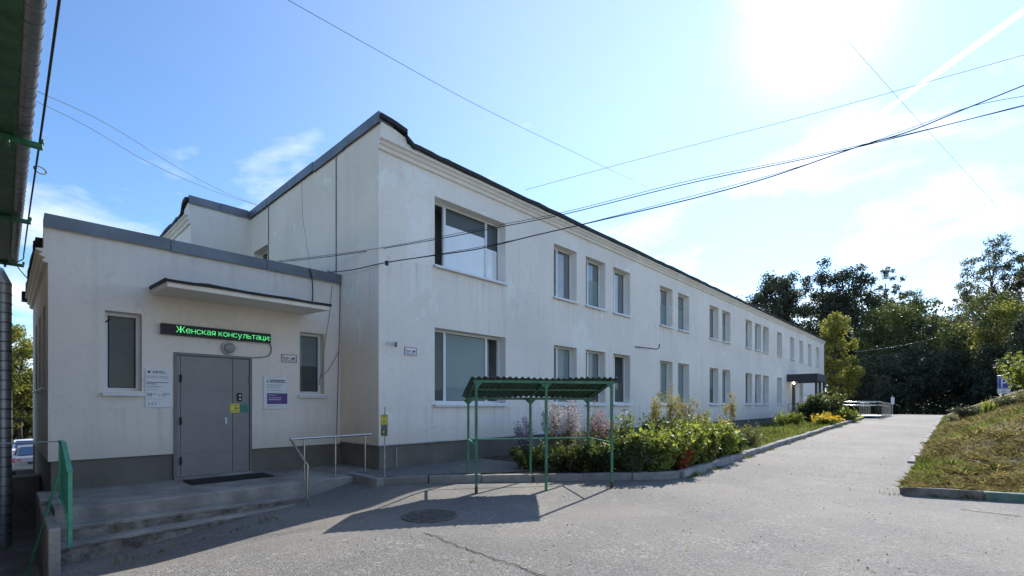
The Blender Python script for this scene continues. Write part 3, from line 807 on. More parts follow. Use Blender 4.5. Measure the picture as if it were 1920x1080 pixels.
# roof planes behind the parapets
mb = MB()
mb.quad((U0 + 0.2, V0 + 0.2, Z_EAVE + 0.02), (U_END, V0 + 0.2, Z_EAVE + 0.02), (U_END, V0 + 6, Z_TOP - 0.05), (U0 + 0.2, V0 + 6, Z_TOP - 0.05))
mb.quad((U0 + 0.2, V0 + 6, Z_TOP - 0.05), (U_END, V0 + 6, Z_TOP - 0.05), (U_END, V0 + 12, Z_EAVE), (U0 + 0.2, V0 + 12, Z_EAVE))
mb.quad((U_REAR + .1, V_REAR + .2, 7.12), (U0 + 0.2, V_REAR + .2, 7.12), (U0 + 0.2, V_REAR + 9, 7.3), (U_REAR + .1, V_REAR + 9, 7.12))
mb.build('roof', BITUMEN, cl)
# sheet metal coping, length by length
def coping(parent, P, a0, a1, z0, z1, n, q, out=-0.05, back=0.30):
    for i in range(n):
        s0 = a0 + (a1 - a0) * i / n + 0.006; s1 = a0 + (a1 - a0) * (i + 1) / n - 0.006
        dz = q.uniform(-0.014, 0.014); mb = MB(); d = out + q.uniform(-.012, .006)
        pr = [(d + 0.012, z0 + dz), (d, z0 + dz - 0.01), (d, z1 + dz), (back, z1 + dz - 0.02), (back, z0)]
        A = [P(s0, x, z) for x, z in pr]; B = [P(s1, x, z + q.uniform(-.008, .008)) for x, z in pr]
        for k_ in range(len(pr) - 1): mb.quad(A[k_], B[k_], B[k_ + 1], A[k_ + 1])
        mb.quad(*A); mb.quad(*B)
        mb.build('coping', FLASH, parent)
q = random.Random(9)
coping(cl, PE, V0 - 0.09, V_REAR + 0.05, Z_COP0, Z_TOP, 5, q)
coping(cl, lambda a, d, z: (a, V_REAR + d, z), U_REAR - 0.06, U0 - 0.07, Z_COP0, Z_TOP, 2, q)
# rear wing: parapet curve and moulding on its side
PR = lambda a, d, z: (U_REAR + d, V_REAR + a, z)
prf = parapet_profile(Z_COP0 + 0.02, Z_EAVE, 0.5, 1.2)
MB().extrude([(U_REAR - 0.06, V_REAR + 0.004, Z_CORN1 - 0.02)] + [(U_REAR - 0.06, V_REAR + max(a, 0.004), z) for a, z in prf] + [(U_REAR - 0.06, V_REAR + 9, Z_EAVE), (U_REAR - 0.06, V_REAR + 9, Z_CORN1 - 0.02)], (0.26, 0, 0)).build('parapet', PLASTER_W, cl)
mb = MB(); cornice(mb, lambda a, d, z: (U_REAR + d, V_REAR + a, z), 0.002, 9, Z_CORN0 - 0.05, Z_CORN1); mb.build('cornice', PLASTER_W, cl)
ln = [(a, z + (0.10 if a < 0.52 else 0.02)) for a, z in prf] + [(2 + i * 0.6, Z_EAVE + 0.02) for i in range(12)]
mb = MB(); felt(mb, PR, ln, -0.13, 0.2, 0.08, q); mb.build('roof_edge', BITUMEN, cl)

# ---------------------------------------------------------------- windows
def frame_mesh(mb, w, h, mull, fw=0.055, d0=0.0, d1=0.06):
    """white frame in local coordinates: x along, y back, z up"""
    mb.box(0, fw, d0, d1, 0, h).box(w - fw, w, d0, d1, 0, h).box(fw, w - fw, d0, d1, 0, fw).box(fw, w - fw, d0, d1, h - fw, h)
    for m_ in mull: mb.box(m_ - 0.035, m_ + 0.035, d0 - 0.004, d1, fw, h - fw)
SHARED = {}
def window(parent, P2, w, h, mull, inner, rot=0.0, sill=True, panes=None, blinds=None, sash_open=None):
    """window part: frame mesh with panes, blind and sill as sub-parts, in its own frame at P2"""
    key = (round(w, 3), round(h, 3), tuple(mull))
    def local(key2, fn, m):
        kk = (key, key2)
        if kk not in SHARED:
            mb = MB(); fn(mb); me = bpy.data.meshes.new(key2 if isinstance(key2, str) else key2[0])
            me.from_pydata(mb.v, [], mb.f); SHARED[kk] = me
            bm = bmesh.new(); bm.from_mesh(me); bmesh.ops.recalc_face_normals(bm, faces=bm.faces); bm.to_mesh(me); bm.free()
            me.materials.append(m)
        return SHARED[kk]
    fr = bpy.data.objects.new('window', local('window', lambda mb: frame_mesh(mb, w, h, mull), PVC)); COL.objects.link(fr)
    fr.parent = parent; fr.location = Vector(P2) - ORG[parent.name]; fr.rotation_euler = (0, 0, rot)
    def sub(name, fn, m, key2):
        o = bpy.data.objects.new(name, local(key2, fn, m)); COL.objects.link(o); o.parent = fr; return o
    ed = [0.045, *mull, w - 0.045]
    for i in range(len(ed) - 1):
        if sash_open == i:
            # casement leaf swung in a little, dark room behind it
            a = ed[i] + 0.03; b = ed[i + 1] - 0.03
            def leaf(mb, a=a, b=b):
                L = b - a; dr = Vector((math.cos(R(38)), math.sin(R(38)), 0)); o0 = Vector((a, 0.045, 0))
                for t0, t1, z0, z1 in ((0, 0.05, 0.05, h - 0.05), (L - 0.05, L, 0.05, h - 0.05), (0.05, L - 0.05, 0.05, 0.10), (0.05, L - 0.05, h - 0.10, h - 0.05)):
                    c = o0 + dr * (t0 + t1) / 2; mb.obox((c.x, c.y, (z0 + z1) / 2), dr * (t1 - t0) / 2, Vector((-dr.y, dr.x, 0)) * 0.022, (0, 0, (z1 - z0) / 2))
            sub('sash', leaf, PVC, ('sash', i)); continue
        a, b = ed[i] + 0.02, ed[i + 1] - 0.02
        pm = (panes or {}).get(i, GLASS)
        for j, (f0, f1, m_) in enumerate(pm if isinstance(pm, list) else [(0.0, 1.0, pm)]):
            za_, zb_ = 0.045 + (h - 0.09) * f0, 0.045 + (h - 0.09) * f1
            sub('pane', lambda mb, a=a, b=b, za_=za_, zb_=zb_: mb.box(a, b, 0.022, 0.034, za_, zb_), m_, ('pane', i, j, m_.name))
        sub('gasket', lambda mb, a=a, b=b: [mb.box(a, a + 0.012, 0.014, 0.021, 0.05, h - 0.05), mb.box(b - 0.012, b, 0.014, 0.021, 0.05, h - 0.05), mb.box(a, b, 0.0145, 0.0215, h - 0.068, h - 0.055), mb.box(a, b, 0.0145, 0.0215, 0.055, 0.068)], GASKET, ('gasket', i))
    # room behind: dark box so that the glass shows depth
    sub('room', lambda mb: [mb.quad((-.1, .7, -.1), (w + .1, .7, -.1), (w + .1, .7, h + .1), (-.1, .7, h + .1)), mb.quad((-.1, .07, -.1), (-.1, .7, -.1), (-.1, .7, h + .1), (-.1, .07, h + .1)),
                             mb.quad((w + .1, .07, -.1), (w + .1, .7, -.1), (w + .1, .7, h + .1), (w + .1, .07, h + .1)), mb.quad((-.1, .07, -.1), (w + .1, .07, -.1), (w + .1, .7, -.1), (-.1, .7, -.1)),
                             mb.quad((-.1, .07, h + .1), (w + .1, .07, h + .1), (w + .1, .7, h + .1), (-.1, .7, h + .1))], INTERIOR, 'room')
    for bi, (x0, x1, z0, z1, m_) in enumerate(inner):
        sub('blind', lambda mb, x0=x0, x1=x1, z0=z0, z1=z1: mb.box(x0, x1, 0.075, 0.083, z0, z1), m_, ('blind', round(x0, 2), round(x1, 2), round(z0, 2), m_.name))
    if sill:
        def sl_(mb):
            mb.obox((w / 2, -DEP / 2 - 0.02, -0.028), (w / 2 + 0.045, 0, 0), (0, DEP / 2 + 0.055, 0.016), (0, -0.0004, 0.006))
            mb.box(-0.045, w + 0.045, -DEP - 0.082, -DEP - 0.074, -0.085, -0.046)
        sub('sill', sl_, SILLM, 'sill')
    return fr

for i, (a, b, z0, z1) in enumerate(upper):
    w, h = b - a, z1 - z0
    if i == 0: window(cl, (a, V0 + DEP, z0), w, h, (0.48, 1.87), [], sash_open=0, panes={1: [(0, .72, P_WHITE), (.72, 1, P_DARK)], 2: [(0, .55, P_WHITE), (.55, 1, P_DARK)]})
    elif i == 1: window(cl, (a, V0 + DEP, z0), 1.17, h, (0.45,), [], sash_open=0, panes={1: P_SKYREF})
    else: window(cl, (a, V0 + DEP, z0), 1.17, h, (0.45,), [], panes={0: P_SKYREF, 1: [(0, (0, .35, .6)[i % 3], P_TEAL), ((0, .35, .6)[i % 3], 1, P_SKYREF)] if i % 3 else P_SKYREF})
for i, (a, b, z0, z1) in enumerate(lower):
    w, h = b - a, z1 - z0
    if i == 0: window(cl, (a, V0 + DEP, z0), w, h, (0.48, 1.87), [], sash_open=2, panes={0: P_DARK, 1: P_TEAL})
    else: window(cl, (a, V0 + DEP, z0), 1.17, h, (0.45,), [], panes={0: P_DARK, 1: P_TEAL if i in (1, 4, 5) else [(0, (.3, .5, .42)[i % 3], P_DARK), ((.3, .5, .42)[i % 3], 1, P_GREY)] if i in (2, 6, 9, 11) else P_DARK if i in (3, 8) else P_GREY})
window(cl, (U0 + DEP, ew[1], ew[2]), ew[1] - ew[0], ew[3] - ew[2], (0.5,), [], rot=-R(90), sill=False)

# far entrance door
dr = MB().box(door2[0] + 0.05, door2[1] - 0.05, V0 + 0.10, V0 + 0.15, 0.62, 2.90).build('door', ANTHR, cl)
MB().box(door2[0], door2[0] + 0.05, V0 + 0.06, V0 + 0.18, 0.62, 2.95).box(door2[1] - 0.05, door2[1], V0 + 0.06, V0 + 0.18, 0.62, 2.95).box(door2[0] + 0.05, door2[1] - 0.05, V0 + 0.06, V0 + 0.18, 2.90, 2.95).build('door_frame', ANTHR, dr)
MB().tube([(door2[0] + 0.16, V0 + 0.06, 1.5), (door2[0] + 0.16, V0 + 0.06, 1.85)], 0.014, 8).build('handle', STEEL, dr)
# far entrance canopy
cn_ = empty('entrance_canopy', (39, 8, 0.1), label='dark metal canopy on square posts over the far entrance', cat='canopy')
cu0 = onV(1475, 700, V0)[0]; cu1 = cu0 + 3.1; cvf = 7.03
mb = MB().box(cu0, cu1, cvf, cvf + 0.05, 3.03, 3.55).box(cu0, cu0 + 0.05, cvf + 0.05, V0 - 0.003, 3.03, 3.55).box(cu1 - 0.05, cu1, cvf + 0.05, V0 - 0.003, 3.03, 3.55)
mb.build('fascia', ANTHR, cn_)
MB().box(cu0 + 0.05, cu1 - 0.05, cvf + 0.05, V0 - 0.003, 3.40, 3.46).build('roof_sheet', ANTHR, cn_)
for uu in (cu0 + 0.35, cu0 + 1.6, cu1 - 0.2):
    zb = g(uu, 5) - 0.2
    MB().box(uu - 0.06, uu + 0.06, cvf + 0.09, cvf + 0.21, -0.1, 3.39).build('post', ANTHR, cn_)
lp = empty('entrance_lamp', (door_u - 0.3, V0 - 0.1, 2.98), label='small lit round lamp beside the far entrance door', cat='lamp')
mb = MB(); mb.tube([(door_u - 0.3, V0 - 0.002, 3.0), (door_u - 0.3, V0 - 0.05, 3.0)], 0.075, 16).build('base', SIGNW, lp)
mb = MB(); mb.tube([(door_u - 0.3, V0 - 0.05, 3.0), (door_u - 0.3, V0 - 0.10, 3.0), (door_u - 0.3, V0 - 0.12, 3.0)], (0.085, 0.08, 0.045), 16).build('globe', LAMPON, lp)
pl = bpy.data.lights.new('entrance_bulb', 'POINT'); pl.energy = 4; pl.color = (1, 0.9, 0.75); pl.shadow_soft_size = 0.07
po = bpy.data.objects.new('entrance_bulb', pl); COL.objects.link(po); po.parent = lp; po.location = (0, -0.16, 0.0)
fs = empty('entrance_landing', (door_u, 8.4, 0.1), label='low concrete landing with a step below the far entrance door', cat='steps')
MB().box(cu0 + 0.1, cu1 + 1.0, 7.2, V0 + 0.033, -0.1, 0.60).build('landing', CONCRETE, fs)
MB().box(cu0 + 0.4, cu1 - 0.4, 6.85, 7.198, -0.1, 0.42).build('step', CONCRETE, fs)
# railing of the landing against the wall
rl = empty('landing_rail', (cu0 + 0.2, 7.6, 0.6), label='thin dark handrail left of the far entrance door', cat='railing')
MB().tube([(cu0 + 0.15, 7.3, 1.5), (cu0 + 0.15, 8.8, 1.5)], 0.02, 8).build('top_rail', ANTHR, rl)
for vv_ in (7.3, 8.05, 8.78): MB().tube([(cu0 + 0.15, vv_, 0.60), (cu0 + 0.15, vv_, 1.5)], 0.016, 8).build('post', ANTHR, rl)

# ---------------------------------------------------------------- annex
an = empty('entrance_annex', (UA, VA, 0.0), label='low white rendered annex with grey steel door and flat grey coping', cat='building')
AZ0, AC0, AC1 = 0.56, 4.27, 4.47
wl_ = (onV(197, 600, VA)[0], onV(266, 600, VA)[0], 1.70, 3.06)
wr_ = (onV(562, 600, VA)[0], onV(608, 600, VA)[0], 1.70, 3.06)
D0, D1, DT, DB = onV(325, 700, VA)[0], onV(472.5, 700, VA)[0], 2.43, 0.10
PA = lambda a, d, z: (a, VA + d, z)
mb = MB(); wallmesh(mb, PA, UA, U0 - 0.001, AZ0, AC0 + 0.02, [wl_, wr_, (D0, D1, AZ0, DT)], 0.20)
mb.build('front_wall', PLASTER_W, an)
lw = [(VA + 0.75 + i * 1.35, VA + 1.45 + i * 1.35, 1.75, 3.15) for i in range(3)]
V_AB = 16.0
mb = MB(); wallmesh(mb, lambda a, d, z: (UA + d, a, z), VA, V_AB, AZ0, 4.0, lw, 0.18)
mb.quad((UA, V_AB, -2.3), (U_REAR, V_AB, -2.3), (U_REAR, V_AB, 4.0), (UA, V_AB, 4.0))
mb.build('side_wall', PLASTER_W, an)
MB().box(UA + 0.035, D0, VA + 0.035, VA + 0.25, -1.2, AZ0 + 0.02).box(UA + 0.035, UA + 0.25, VA + 0.25, V_AB, -2.4, AZ0 + 0.02).build('plinth', PLINTH, an)
MB().box(D1, U0 + 0.03, VA + 0.035, VA + 0.25, -1.2, AZ0 + 0.02).build('plinth', PLINTH, an)
for i, h_ in enumerate(lw):
    window(an, (UA + 0.18, h_[1], h_[2]), h_[1] - h_[0], h_[3] - h_[2], (0.35,), [], panes={0: P_DARK, 1: P_DARK}, rot=-R(90), sill=False)
    MB().box(UA - 0.055, UA + 0.18, h_[0] - 0.04, h_[1] + 0.04, h_[2] - 0.03, h_[2] + 0.0).build('sill', SILLM, an)
DEP_S = DEP; DEP = 0.20
window(an, (wl_[0], VA + 0.20, wl_[2]), wl_[1] - wl_[0], wl_[3] - wl_[2], (), [], panes={0: P_DARK})
window(an, (wr_[0], VA + 0.20, wr_[2]), wr_[1] - wr_[0], wr_[3] - wr_[2], (), [], panes={0: [(0, .46, P_DARK), (.46, 1, P_GREY)]})
DEP = DEP_S
q = random.Random(5)
coping(an, PA, UA - 0.05, U0 + 0.02, AC0, AC1, 3, q, out=-0.06)
PAS = lambda a, d, z: (UA + d, VA + a, z)
prf = parapet_profile(AC0 + 0.01, 4.04, 0.22, 0.5)
MB().extrude([(UA - 0.05, VA + 0.004, 3.90)] + [(UA - 0.05, VA + max(a, 0.004), z) for a, z in prf] + [(UA - 0.05, V_AB, 4.04), (UA - 0.05, V_AB, 3.90)], (0.25, 0, 0)).build('parapet', PLASTER_W, an)
mb = MB(); cornice(mb, PAS, 0.002, V_AB - VA, 3.72, 3.92); mb.build('cornice', PLASTER_W, an)
ln = [(a, z + 0.02) for a, z in prf[3:]] + [(0.9 + i * 0.5, 4.06) for i in range(10)]
mb = MB(); felt(mb, PAS, ln, -0.14, 0.2, 0.07, q); mb.build('roof_edge', BITUMEN, an)
MB().quad((UA, VA + 0.2, 4.1), (U0, VA + 0.2, 4.2), (U0, V_REAR, 4.2), (UA, V_AB, 4.1)).build('roof', BITUMEN, an)
# gutter box at the far end of the eave
MB().box(UA - 0.19, UA - 0.05, V_AB - 0.35, V_AB, 3.86, 4.06).build('gutter_end', BITUMEN, an)

# steel double door: wide leaf, narrow leaf, frame
dfr = MB().box(D0, D0 + 0.055, VA - 0.012, VA + 0.12, DB, DT).box(D1 - 0.045, D1, VA - 0.012, VA + 0.12, DB, DT).box(D0 + 0.055, D1 - 0.045, VA - 0.012, VA + 0.12, DT - 0.05, DT).build('door_frame', DOORF, an, bevel=0.004)
dsp = D0 + (D1 - D0) * 0.735
door = MB().box(D0 + 0.115, dsp - 0.003, VA + 0.012, VA + 0.07, DB + 0.02, DT - 0.055).build('door', DOORM, an, bevel=0.004)
MB().box(D0 + 0.058, D0 + 0.112, VA + 0.022, VA + 0.07, DB + 0.02, DT - 0.055).build('hinge_strip', DOORM, door)
door_n = MB().box(dsp + 0.003, D1 - 0.048, VA + 0.012, VA + 0.07, DB + 0.02, DT - 0.055).build('door', DOORM, an, bevel=0.004)
for hz_ in (0.42, 1.16, 1.95):
    MB().tube([(D0 + 0.115, VA - 0.006, hz_ - 0.07), (D0 + 0.115, VA - 0.006, hz_ + 0.07)], 0.018, 10).build('hinge', GASKET, door)
MB().tube([(D1 - 0.045, VA - 0.006, 1.92), (D1 - 0.045, VA - 0.006, 2.04)], 0.014, 8).build('hinge', DOORF, door_n)
hx, hz_ = onV(424, 789, VA)
MB().box(hx - 0.018, hx + 0.018, VA + 0.004, VA + 0.011, hz_ - 0.07, hz_ + 0.07).build('lock_plate', GALV, door)
MB().tube([(hx, VA + 0.004, hz_ + 0.04), (hx, VA - 0.045, hz_ + 0.04), (hx - 0.09, VA - 0.05, hz_ + 0.035)], 0.009, 8).build('handle', STEEL, door)
kx0, kz1 = onV(445, 737, VA); kx1, kz0 = onV(453, 752, VA)
kp = MB().box(kx0, kx1, VA - 0.03, VA + 0.011, kz0, kz1).build('intercom', BLACK, door_n, bevel=0.005)
MB().tube([((kx0 + kx1) / 2, VA - 0.030, kz1 - 0.05), ((kx0 + kx1) / 2, VA - 0.034, kz1 - 0.05)], 0.012, 12).build('camera_lens', STEEL, kp)
MB().tube([((kx0 + kx1) / 2, VA - 0.030, kz0 + 0.04), ((kx0 + kx1) / 2, VA - 0.036, kz0 + 0.04)], 0.016, 12).build('button', PVC, kp)
MB().box(D0 + 0.01, D1 - 0.01, VA - 0.05, VA + 0.1, 0.05, DB + 0.018).build('threshold', CONCRETE, an)
# interior shade behind the door edges, put in as a dark coloured sheet
MB().box(D0, D1, VA + 0.14, VA + 0.18, DB, DT).build('door_gap_shade', DARKBLIND, an)

# canopy slab over the door
cs = empty('door_canopy', (3.2, VA, 3.36), label='thin white concrete canopy slab with black felt edge above the grey door', cat='canopy')
c0, c1, cf = 1.813, 4.54, 9.33
MB().extrude([(c0, VA - 0.002, 3.43), (c0, VA - 0.002, 3.54), (c0, cf, 3.46), (c0, cf, 3.37)], (c1 - c0, 0, 0)).build('slab', PLASTER_W, cs, bevel=0.01)
mb = MB(); q = random.Random(8); lnf = [(c0 - 0.03 + (c1 - c0 + 0.06) * i / 14, 3.475) for i in range(15)]
felt(mb, lambda a, d, z: (a, cf + d, z), lnf, -0.035, 0.1, 0.035, q)
for s0 in (c0 - 0.025, c1 + 0.003):
    mb.extrude([(s0, VA - 0.004, 3.515), (s0, VA - 0.004, 3.57), (s0, cf - 0.01, 3.505), (s0, cf - 0.01, 3.45)], (0.022, 0, 0))
mb.quad((c0 - .02, VA - .005, 3.555), (c1 + .02, VA - .005, 3.555), (c1 + .02, cf, 3.495), (c0 - .02, cf, 3.495))
mb.build('felt_edge', BITUMEN, cs)

# ---------------------------------------------------------------- porch and steps
po_ = empty('entrance_porch', (2.5, 9.0, -0.5), label='cracked concrete porch with two worn steps in front of the grey door', cat='steps')
def slab(x0, x1, y0, y1, z0, z1l, z1r, m, name, seed):
    """block with uneven front edge; top height runs from z1l to z1r"""
    q = random.Random(seed); n = 26; mb = MB(); T = []; B = []; K = []; KB = []
    for i in range(n + 1):
        t = i / n; x = x0 + (x1 - x0) * t; z = z1l + (z1r - z1l) * t
        y = y0 + q.uniform(-.010, .012); T.append((x, y + 0.012, z + q.uniform(-.006, .004))); B.append((x, y, z - 0.02)); K.append((x, y1, z)); KB.append((x, y + q.uniform(0, .008), z0))
    for i in range(n):
        mb.quad(T[i], T[i + 1], K[i + 1], K[i]); mb.quad(B[i], B[i + 1], T[i + 1], T[i]); mb.quad(KB[i], KB[i + 1], B[i + 1], B[i])
    for i in (0, n): mb.quad(KB[i], B[i], T[i], K[i], (K[i][0], y1, z0))
    return mb.build(name, m, po_)
slab(0.47, 4.815, 8.62, VA + 0.03, -0.9, 0.085, 0.075, CONCRETE, 'platform', 1)
slab(4.82, U0 + 0.03, 8.5, VA + 0.03, -0.9, 0.075, 0.085, CONCRETE, 'platform', 7)
def tread(x0, x1, yl, yr, back, zl, zr, th, seed):
    """step slab: front edge from yl to yr, top from zl to zr, chipped nosing"""
    q = random.Random(seed); n = 34; mb = MB(); rows = []
    for i in range(n + 1):
        t = i / n; x = x0 + (x1 - x0) * t; y = yl + (yr - yl) * t + q.uniform(-.008, .012) + (0.02 if q.random() > 0.88 else 0); z = zl + (zr - zl) * t
        rows.append([(x, back, z), (x, y + 0.012, z + q.uniform(-.006, .003)), (x, y, z - 0.014), (x, y + q.uniform(0, .012), z - th), (x, back, z - th)])
    for i in range(n):
        for k_ in range(5): mb.quad(rows[i][k_], rows[i + 1][k_], rows[i + 1][(k_ + 1) % 5], rows[i][(k_ + 1) % 5])
    mb.quad(*rows[0]); mb.quad(*rows[-1])
    return mb.build('step', CONCRETE, po_)
def rubble(x0, x1, yl, yr, z0, zl, zr, seed):
    """broken riser: lumpy face of crumbling concrete"""
    nx, nz_ = 90, 6; V_, F_ = [], []
    for i in range(nx + 1):
        t = i / nx; x = x0 + (x1 - x0) * t; y = yl + (yr - yl) * t; zt_ = zl + (zr - zl) * t
        for j in range(nz_ + 1):
            z = z0 + (zt_ - z0) * j / nz_; b = mnoise.noise(Vector((x * 9, z * 14, seed))) + 0.6 * mnoise.noise(Vector((x * 24, z * 30, seed + 5)))
            V_.append((x - ORG[po_.name].x, y - 0.012 + 0.030 * b - ORG[po_.name].y, z - ORG[po_.name].z))
    for i in range(nx):
        for j in range(nz_): F_.append((i * (nz_ + 1) + j, (i + 1) * (nz_ + 1) + j, (i + 1) * (nz_ + 1) + j + 1, i * (nz_ + 1) + j + 1))
    fastmesh('riser', np.array(V_), np.array(F_), RUBBLE, po_)
tread(0.468, 3.62, 8.24, 8.44, 8.63, -0.078, -0.145, 0.05, 2)
rubble(0.469, 3.60, 8.29, 8.49, -0.62, -0.127, -0.194, 3)
tread(0.468, 3.62, 8.04, 8.22, 8.36, -0.272, -0.235, 0.045, 4)
rubble(0.469, 3.55, 8.09, 8.27, -0.80, -0.316, -0.279, 6)
MB().box(0.36, 0.465, 7.66, 9.6, -1.1, 0.02).extrude([(0.36, 9.602, -1.1), (0.36, VA, -1.1), (0.36, VA, 0.10), (0.36, 9.602, 0.10)], (0.105, 0, 0)).build('side_wall', CONCRETE, po_, bevel=0.01)
mt0, mt1 = onZ(350, 908, 0.085), onZ(482, 897, 0.085)
MB().box(D0 + 0.08, D1 + 0.10, 9.62, 10.22, 0.082, 0.102).thing('door_mat', RUBBERMAT, 'dark rubber mat lying on the porch before the grey door', 'mat', bevel=0.004)

# retaining wall across the passage and the neighbouring building
MB().box(-3.0, UA + 0.03, 13.45, 13.85, -2.2, 0.05).thing('retaining_wall', CONCRETE, 'dark concrete retaining wall across the gap left of the annex', 'wall', bevel=0.02)
BRK = mat('bracket_green_paint', (0.03, 0.14, 0.06), 0.5, var=0.25, scale=7, coords='World')
# ------------------------------------------------------------------ neighbouring building on the left edge
nb = empty('neighbour_eave', (-0.8, 8, -0.9), label='dark eave with green steel beam of the building at the left edge', cat='building')
MB().box(-1.6, -0.75, -3, 15.6, -1.0, 4.9).build('wall', mat('neighbour_render', (0.16, 0.15, 0.13), 0.9, var=0.2, scale=2), nb)
MB().box(-0.75, -0.16, -3, 15.8, 4.86, 4.93).build('soffit', mat('soffit_boards', (0.06, 0.055, 0.045), 0.9, var=0.3, scale=4), nb)
mb = MB().box(-0.16, 0.10, -3, 15.7, 4.612, 4.635).box(-0.05, -0.03, -3, 15.7, 4.635, 4.90).box(-0.16, 0.10, -3, 15.7, 4.90, 4.92)
mb.build('beam', GREEND, nb)
MB().quad((-1.9, -3, 5.5), (0.02, -3, 4.96), (0.02, 16, 4.96), (-1.9, 16, 5.5)).quad((0.02, -3, 4.96), (0.02, 16, 4.96), (0.02, 16, 4.935), (0.02, -3, 4.935)).build('roof', BITUMEN, nb)
for vb in (4.0, 8.1, 11.6, 15.35):
    mb = MB().box(-0.14, 0.335, vb - 0.035, vb + 0.035, 4.545, 4.61).box(0.305, 0.345, vb - 0.045, vb + 0.045, 4.612, 4.66).box(0.02, 0.06, vb - 0.07, vb + 0.07, 4.50, 4.543)
    mb.build('bracket', BRK, nb, bevel=0.006)
# jacketed pipe lying on the brackets: one smooth tube with a raised lap every 0.24 m
pp = empty('jacketed_pipe', (0.165, 8, 4.62), label='horizontal metal jacketed pipe on green brackets along the left eave', cat='pipe')
MB().tube([(0.165, -2, 4.70), (0.165, 15.6, 4.70)], 0.078, 24).build('jacket', WRAP, pp, smooth=True, autosmooth=40)
mb = MB(); v_ = -1.9
while v_ < 15.5:
    mb.tube([(0.165, v_, 4.70), (0.165, v_ + 0.022, 4.70)], (0.083, 0.080), 24); v_ += 0.235
mb.build('lap_seam', WRAP, pp, smooth=True, autosmooth=40, kind='stuff')
vd = empty('vertical_duct', (0.005, 11.66, -0.92), label='upright metal jacketed duct at the left edge below the eave', cat='pipe')
MB().tube([(0.005, 11.66, -0.9), (0.005, 11.66, 3.50), (-0.06, 11.66, 3.66), (-0.25, 11.66, 3.74), (-0.75, 11.66, 3.74)], 0.105, 24).build('jacket', GALV, vd, smooth=True, autosmooth=40)
mb = MB(); z_ = -0.7
while z_ < 3.5:
    mb.tube([(0.005, 11.66, z_), (0.005, 11.66, z_ + 0.025)], (0.111, 0.107), 24); z_ += 0.16
mb.build('lap_seam', WRAP, vd, smooth=True, autosmooth=40, kind='stuff')

# ------------------------------------------------------------------ wires
def spline(P, n=10):
    out = []
    for i in range(len(P) - 1):
        p0, p1, p2, p3 = P[max(i - 1, 0)], P[i], P[i + 1], P[min(i + 2, len(P) - 1)]
        for k_ in range(n):
            t = k_ / n
            out.append(0.5 * ((2 * p1) + (p2 - p0) * t + (2 * p0 - 5 * p1 + 4 * p2 - p3) * t * t + (3 * p1 - p0 - 3 * p2 + p3) * t ** 3))
    out.append(P[-1]); return out
def wire(px, d0, d1, r, label, m=None, cat='cable', name='overhead_wire', group=None, ds=None):
    x0, x1 = px[0][0], px[-1][0]
    P = []
    L = [0]
    for a, b in zip(px[:-1], px[1:]): L.append(L[-1] + math.dist(a, b))
    for (x, y), l in zip(px, L):
        t = l / L[-1]; d = 1 / ((1 - t) / d0 + t / d1)
        if ds: d = float(np.interp(x, [a for a, _ in ds], [b for _, b in ds]))
        P.append(atd(x, y, d))
    mb = MB(); mb.tube(spline(P), r, 6)
    return mb.thing(name, m or CABLE, label, cat, group, smooth=True)
wire([(430, -60), (540, 0), (700, 90), (900, 200), (1100, 297), (1232, 360)], 14, 34, 0.009, 'thin wire sagging from the top edge down to the roof edge', CABLEG)
wire([(985, 356), (1200, 298), (1500, 220), (1760, 148), (1920, 103), (2050, 66)], 26, 18, 0.009, 'thin wire rising from behind the roof to the right edge', CABLEG)
wire([(1588, 75), (1690, 190), (1790, 300), (1870, 388)], 24, 40, 0.010, 'faint thin wire slanting down across the bright sky on the right', CABLEG)
wire([(515, 492), (640, 478), (800, 452), (930, 427), (1065, 400), (1300, 342), (1560, 287), (1760, 238), (1920, 197), (2040, 165)], 9.8, 11.5, 0.008, 'upper of two long black cables from the annex roof', ds=[(515, 11.6), (640, 10.7), (720, 9.75), (800, 9.6), (2040, 8.6)])
wire([(522, 489), (700, 467), (930, 423), (1065, 396), (1300, 337), (1560, 284), (1920, 199), (2040, 168)], 9.9, 11.6, 0.005, 'thin wire strung beside the upper long black cable', ds=[(515, 11.6), (640, 10.7), (720, 9.75), (800, 9.6), (2040, 8.6)])
wire([(612, 511), (660, 506), (725, 492), (800, 481), (900, 466), (1000, 442), (1100, 419), (1300, 372), (1450, 330), (1600, 278), (1700, 248), (1800, 208), (1920, 160), (2040, 112)], 10.5, 11.0, 0.0105, 'lower thick twisted black cable from the end wall to the right edge', ds=[(612, 11.4), (660, 10.55), (725, 9.8), (900, 9.5), (2040, 8.6)])
wire([(725, 492), (900, 463), (1060, 428), (1300, 367), (1500, 312), (1700, 243), (1820, 200), (1920, 180), (2040, 158)], 10.5, 11.0, 0.005, 'thin wire wound around the lower thick black cable', ds=[(612, 11.4), (660, 10.55), (725, 9.8), (900, 9.5), (2040, 8.6)])
wire([(70, 171), (200, 232), (330, 312), (420, 360), (487, 386)], 9, 15.1, 0.006, 'upper of two thin wires from the left eave to the roof corner', CABLEG)
wire([(66, 189), (160, 235), (280, 305), (400, 358), (487, 386)], 9, 15.1, 0.006, 'lower of two thin wires from the left eave to the roof corner', CABLEG)
wire([(1600, 660), (1680, 650), (1760, 632)], 44, 50, 0.012, 'pale wire in front of the dark trees beyond the drive', GALV)
mb = MB(); P = [Vector((0.31, v_, 4.672 - 0.02 * math.sin((v_ + 1) * 0.9))) for v_ in np.arange(-1.5, 15.4, 0.5)] + [Vector((0.31, 15.36, 4.66))]
A = [atd(31, 496, 10.75), atd(55, 526, 10.3), atd(90, 563, 9.6), atd(130, 590, 9.0), atd(170, 603, 8.5), atd(192, 605, 8.2), atd(206, 599, 8.07)]
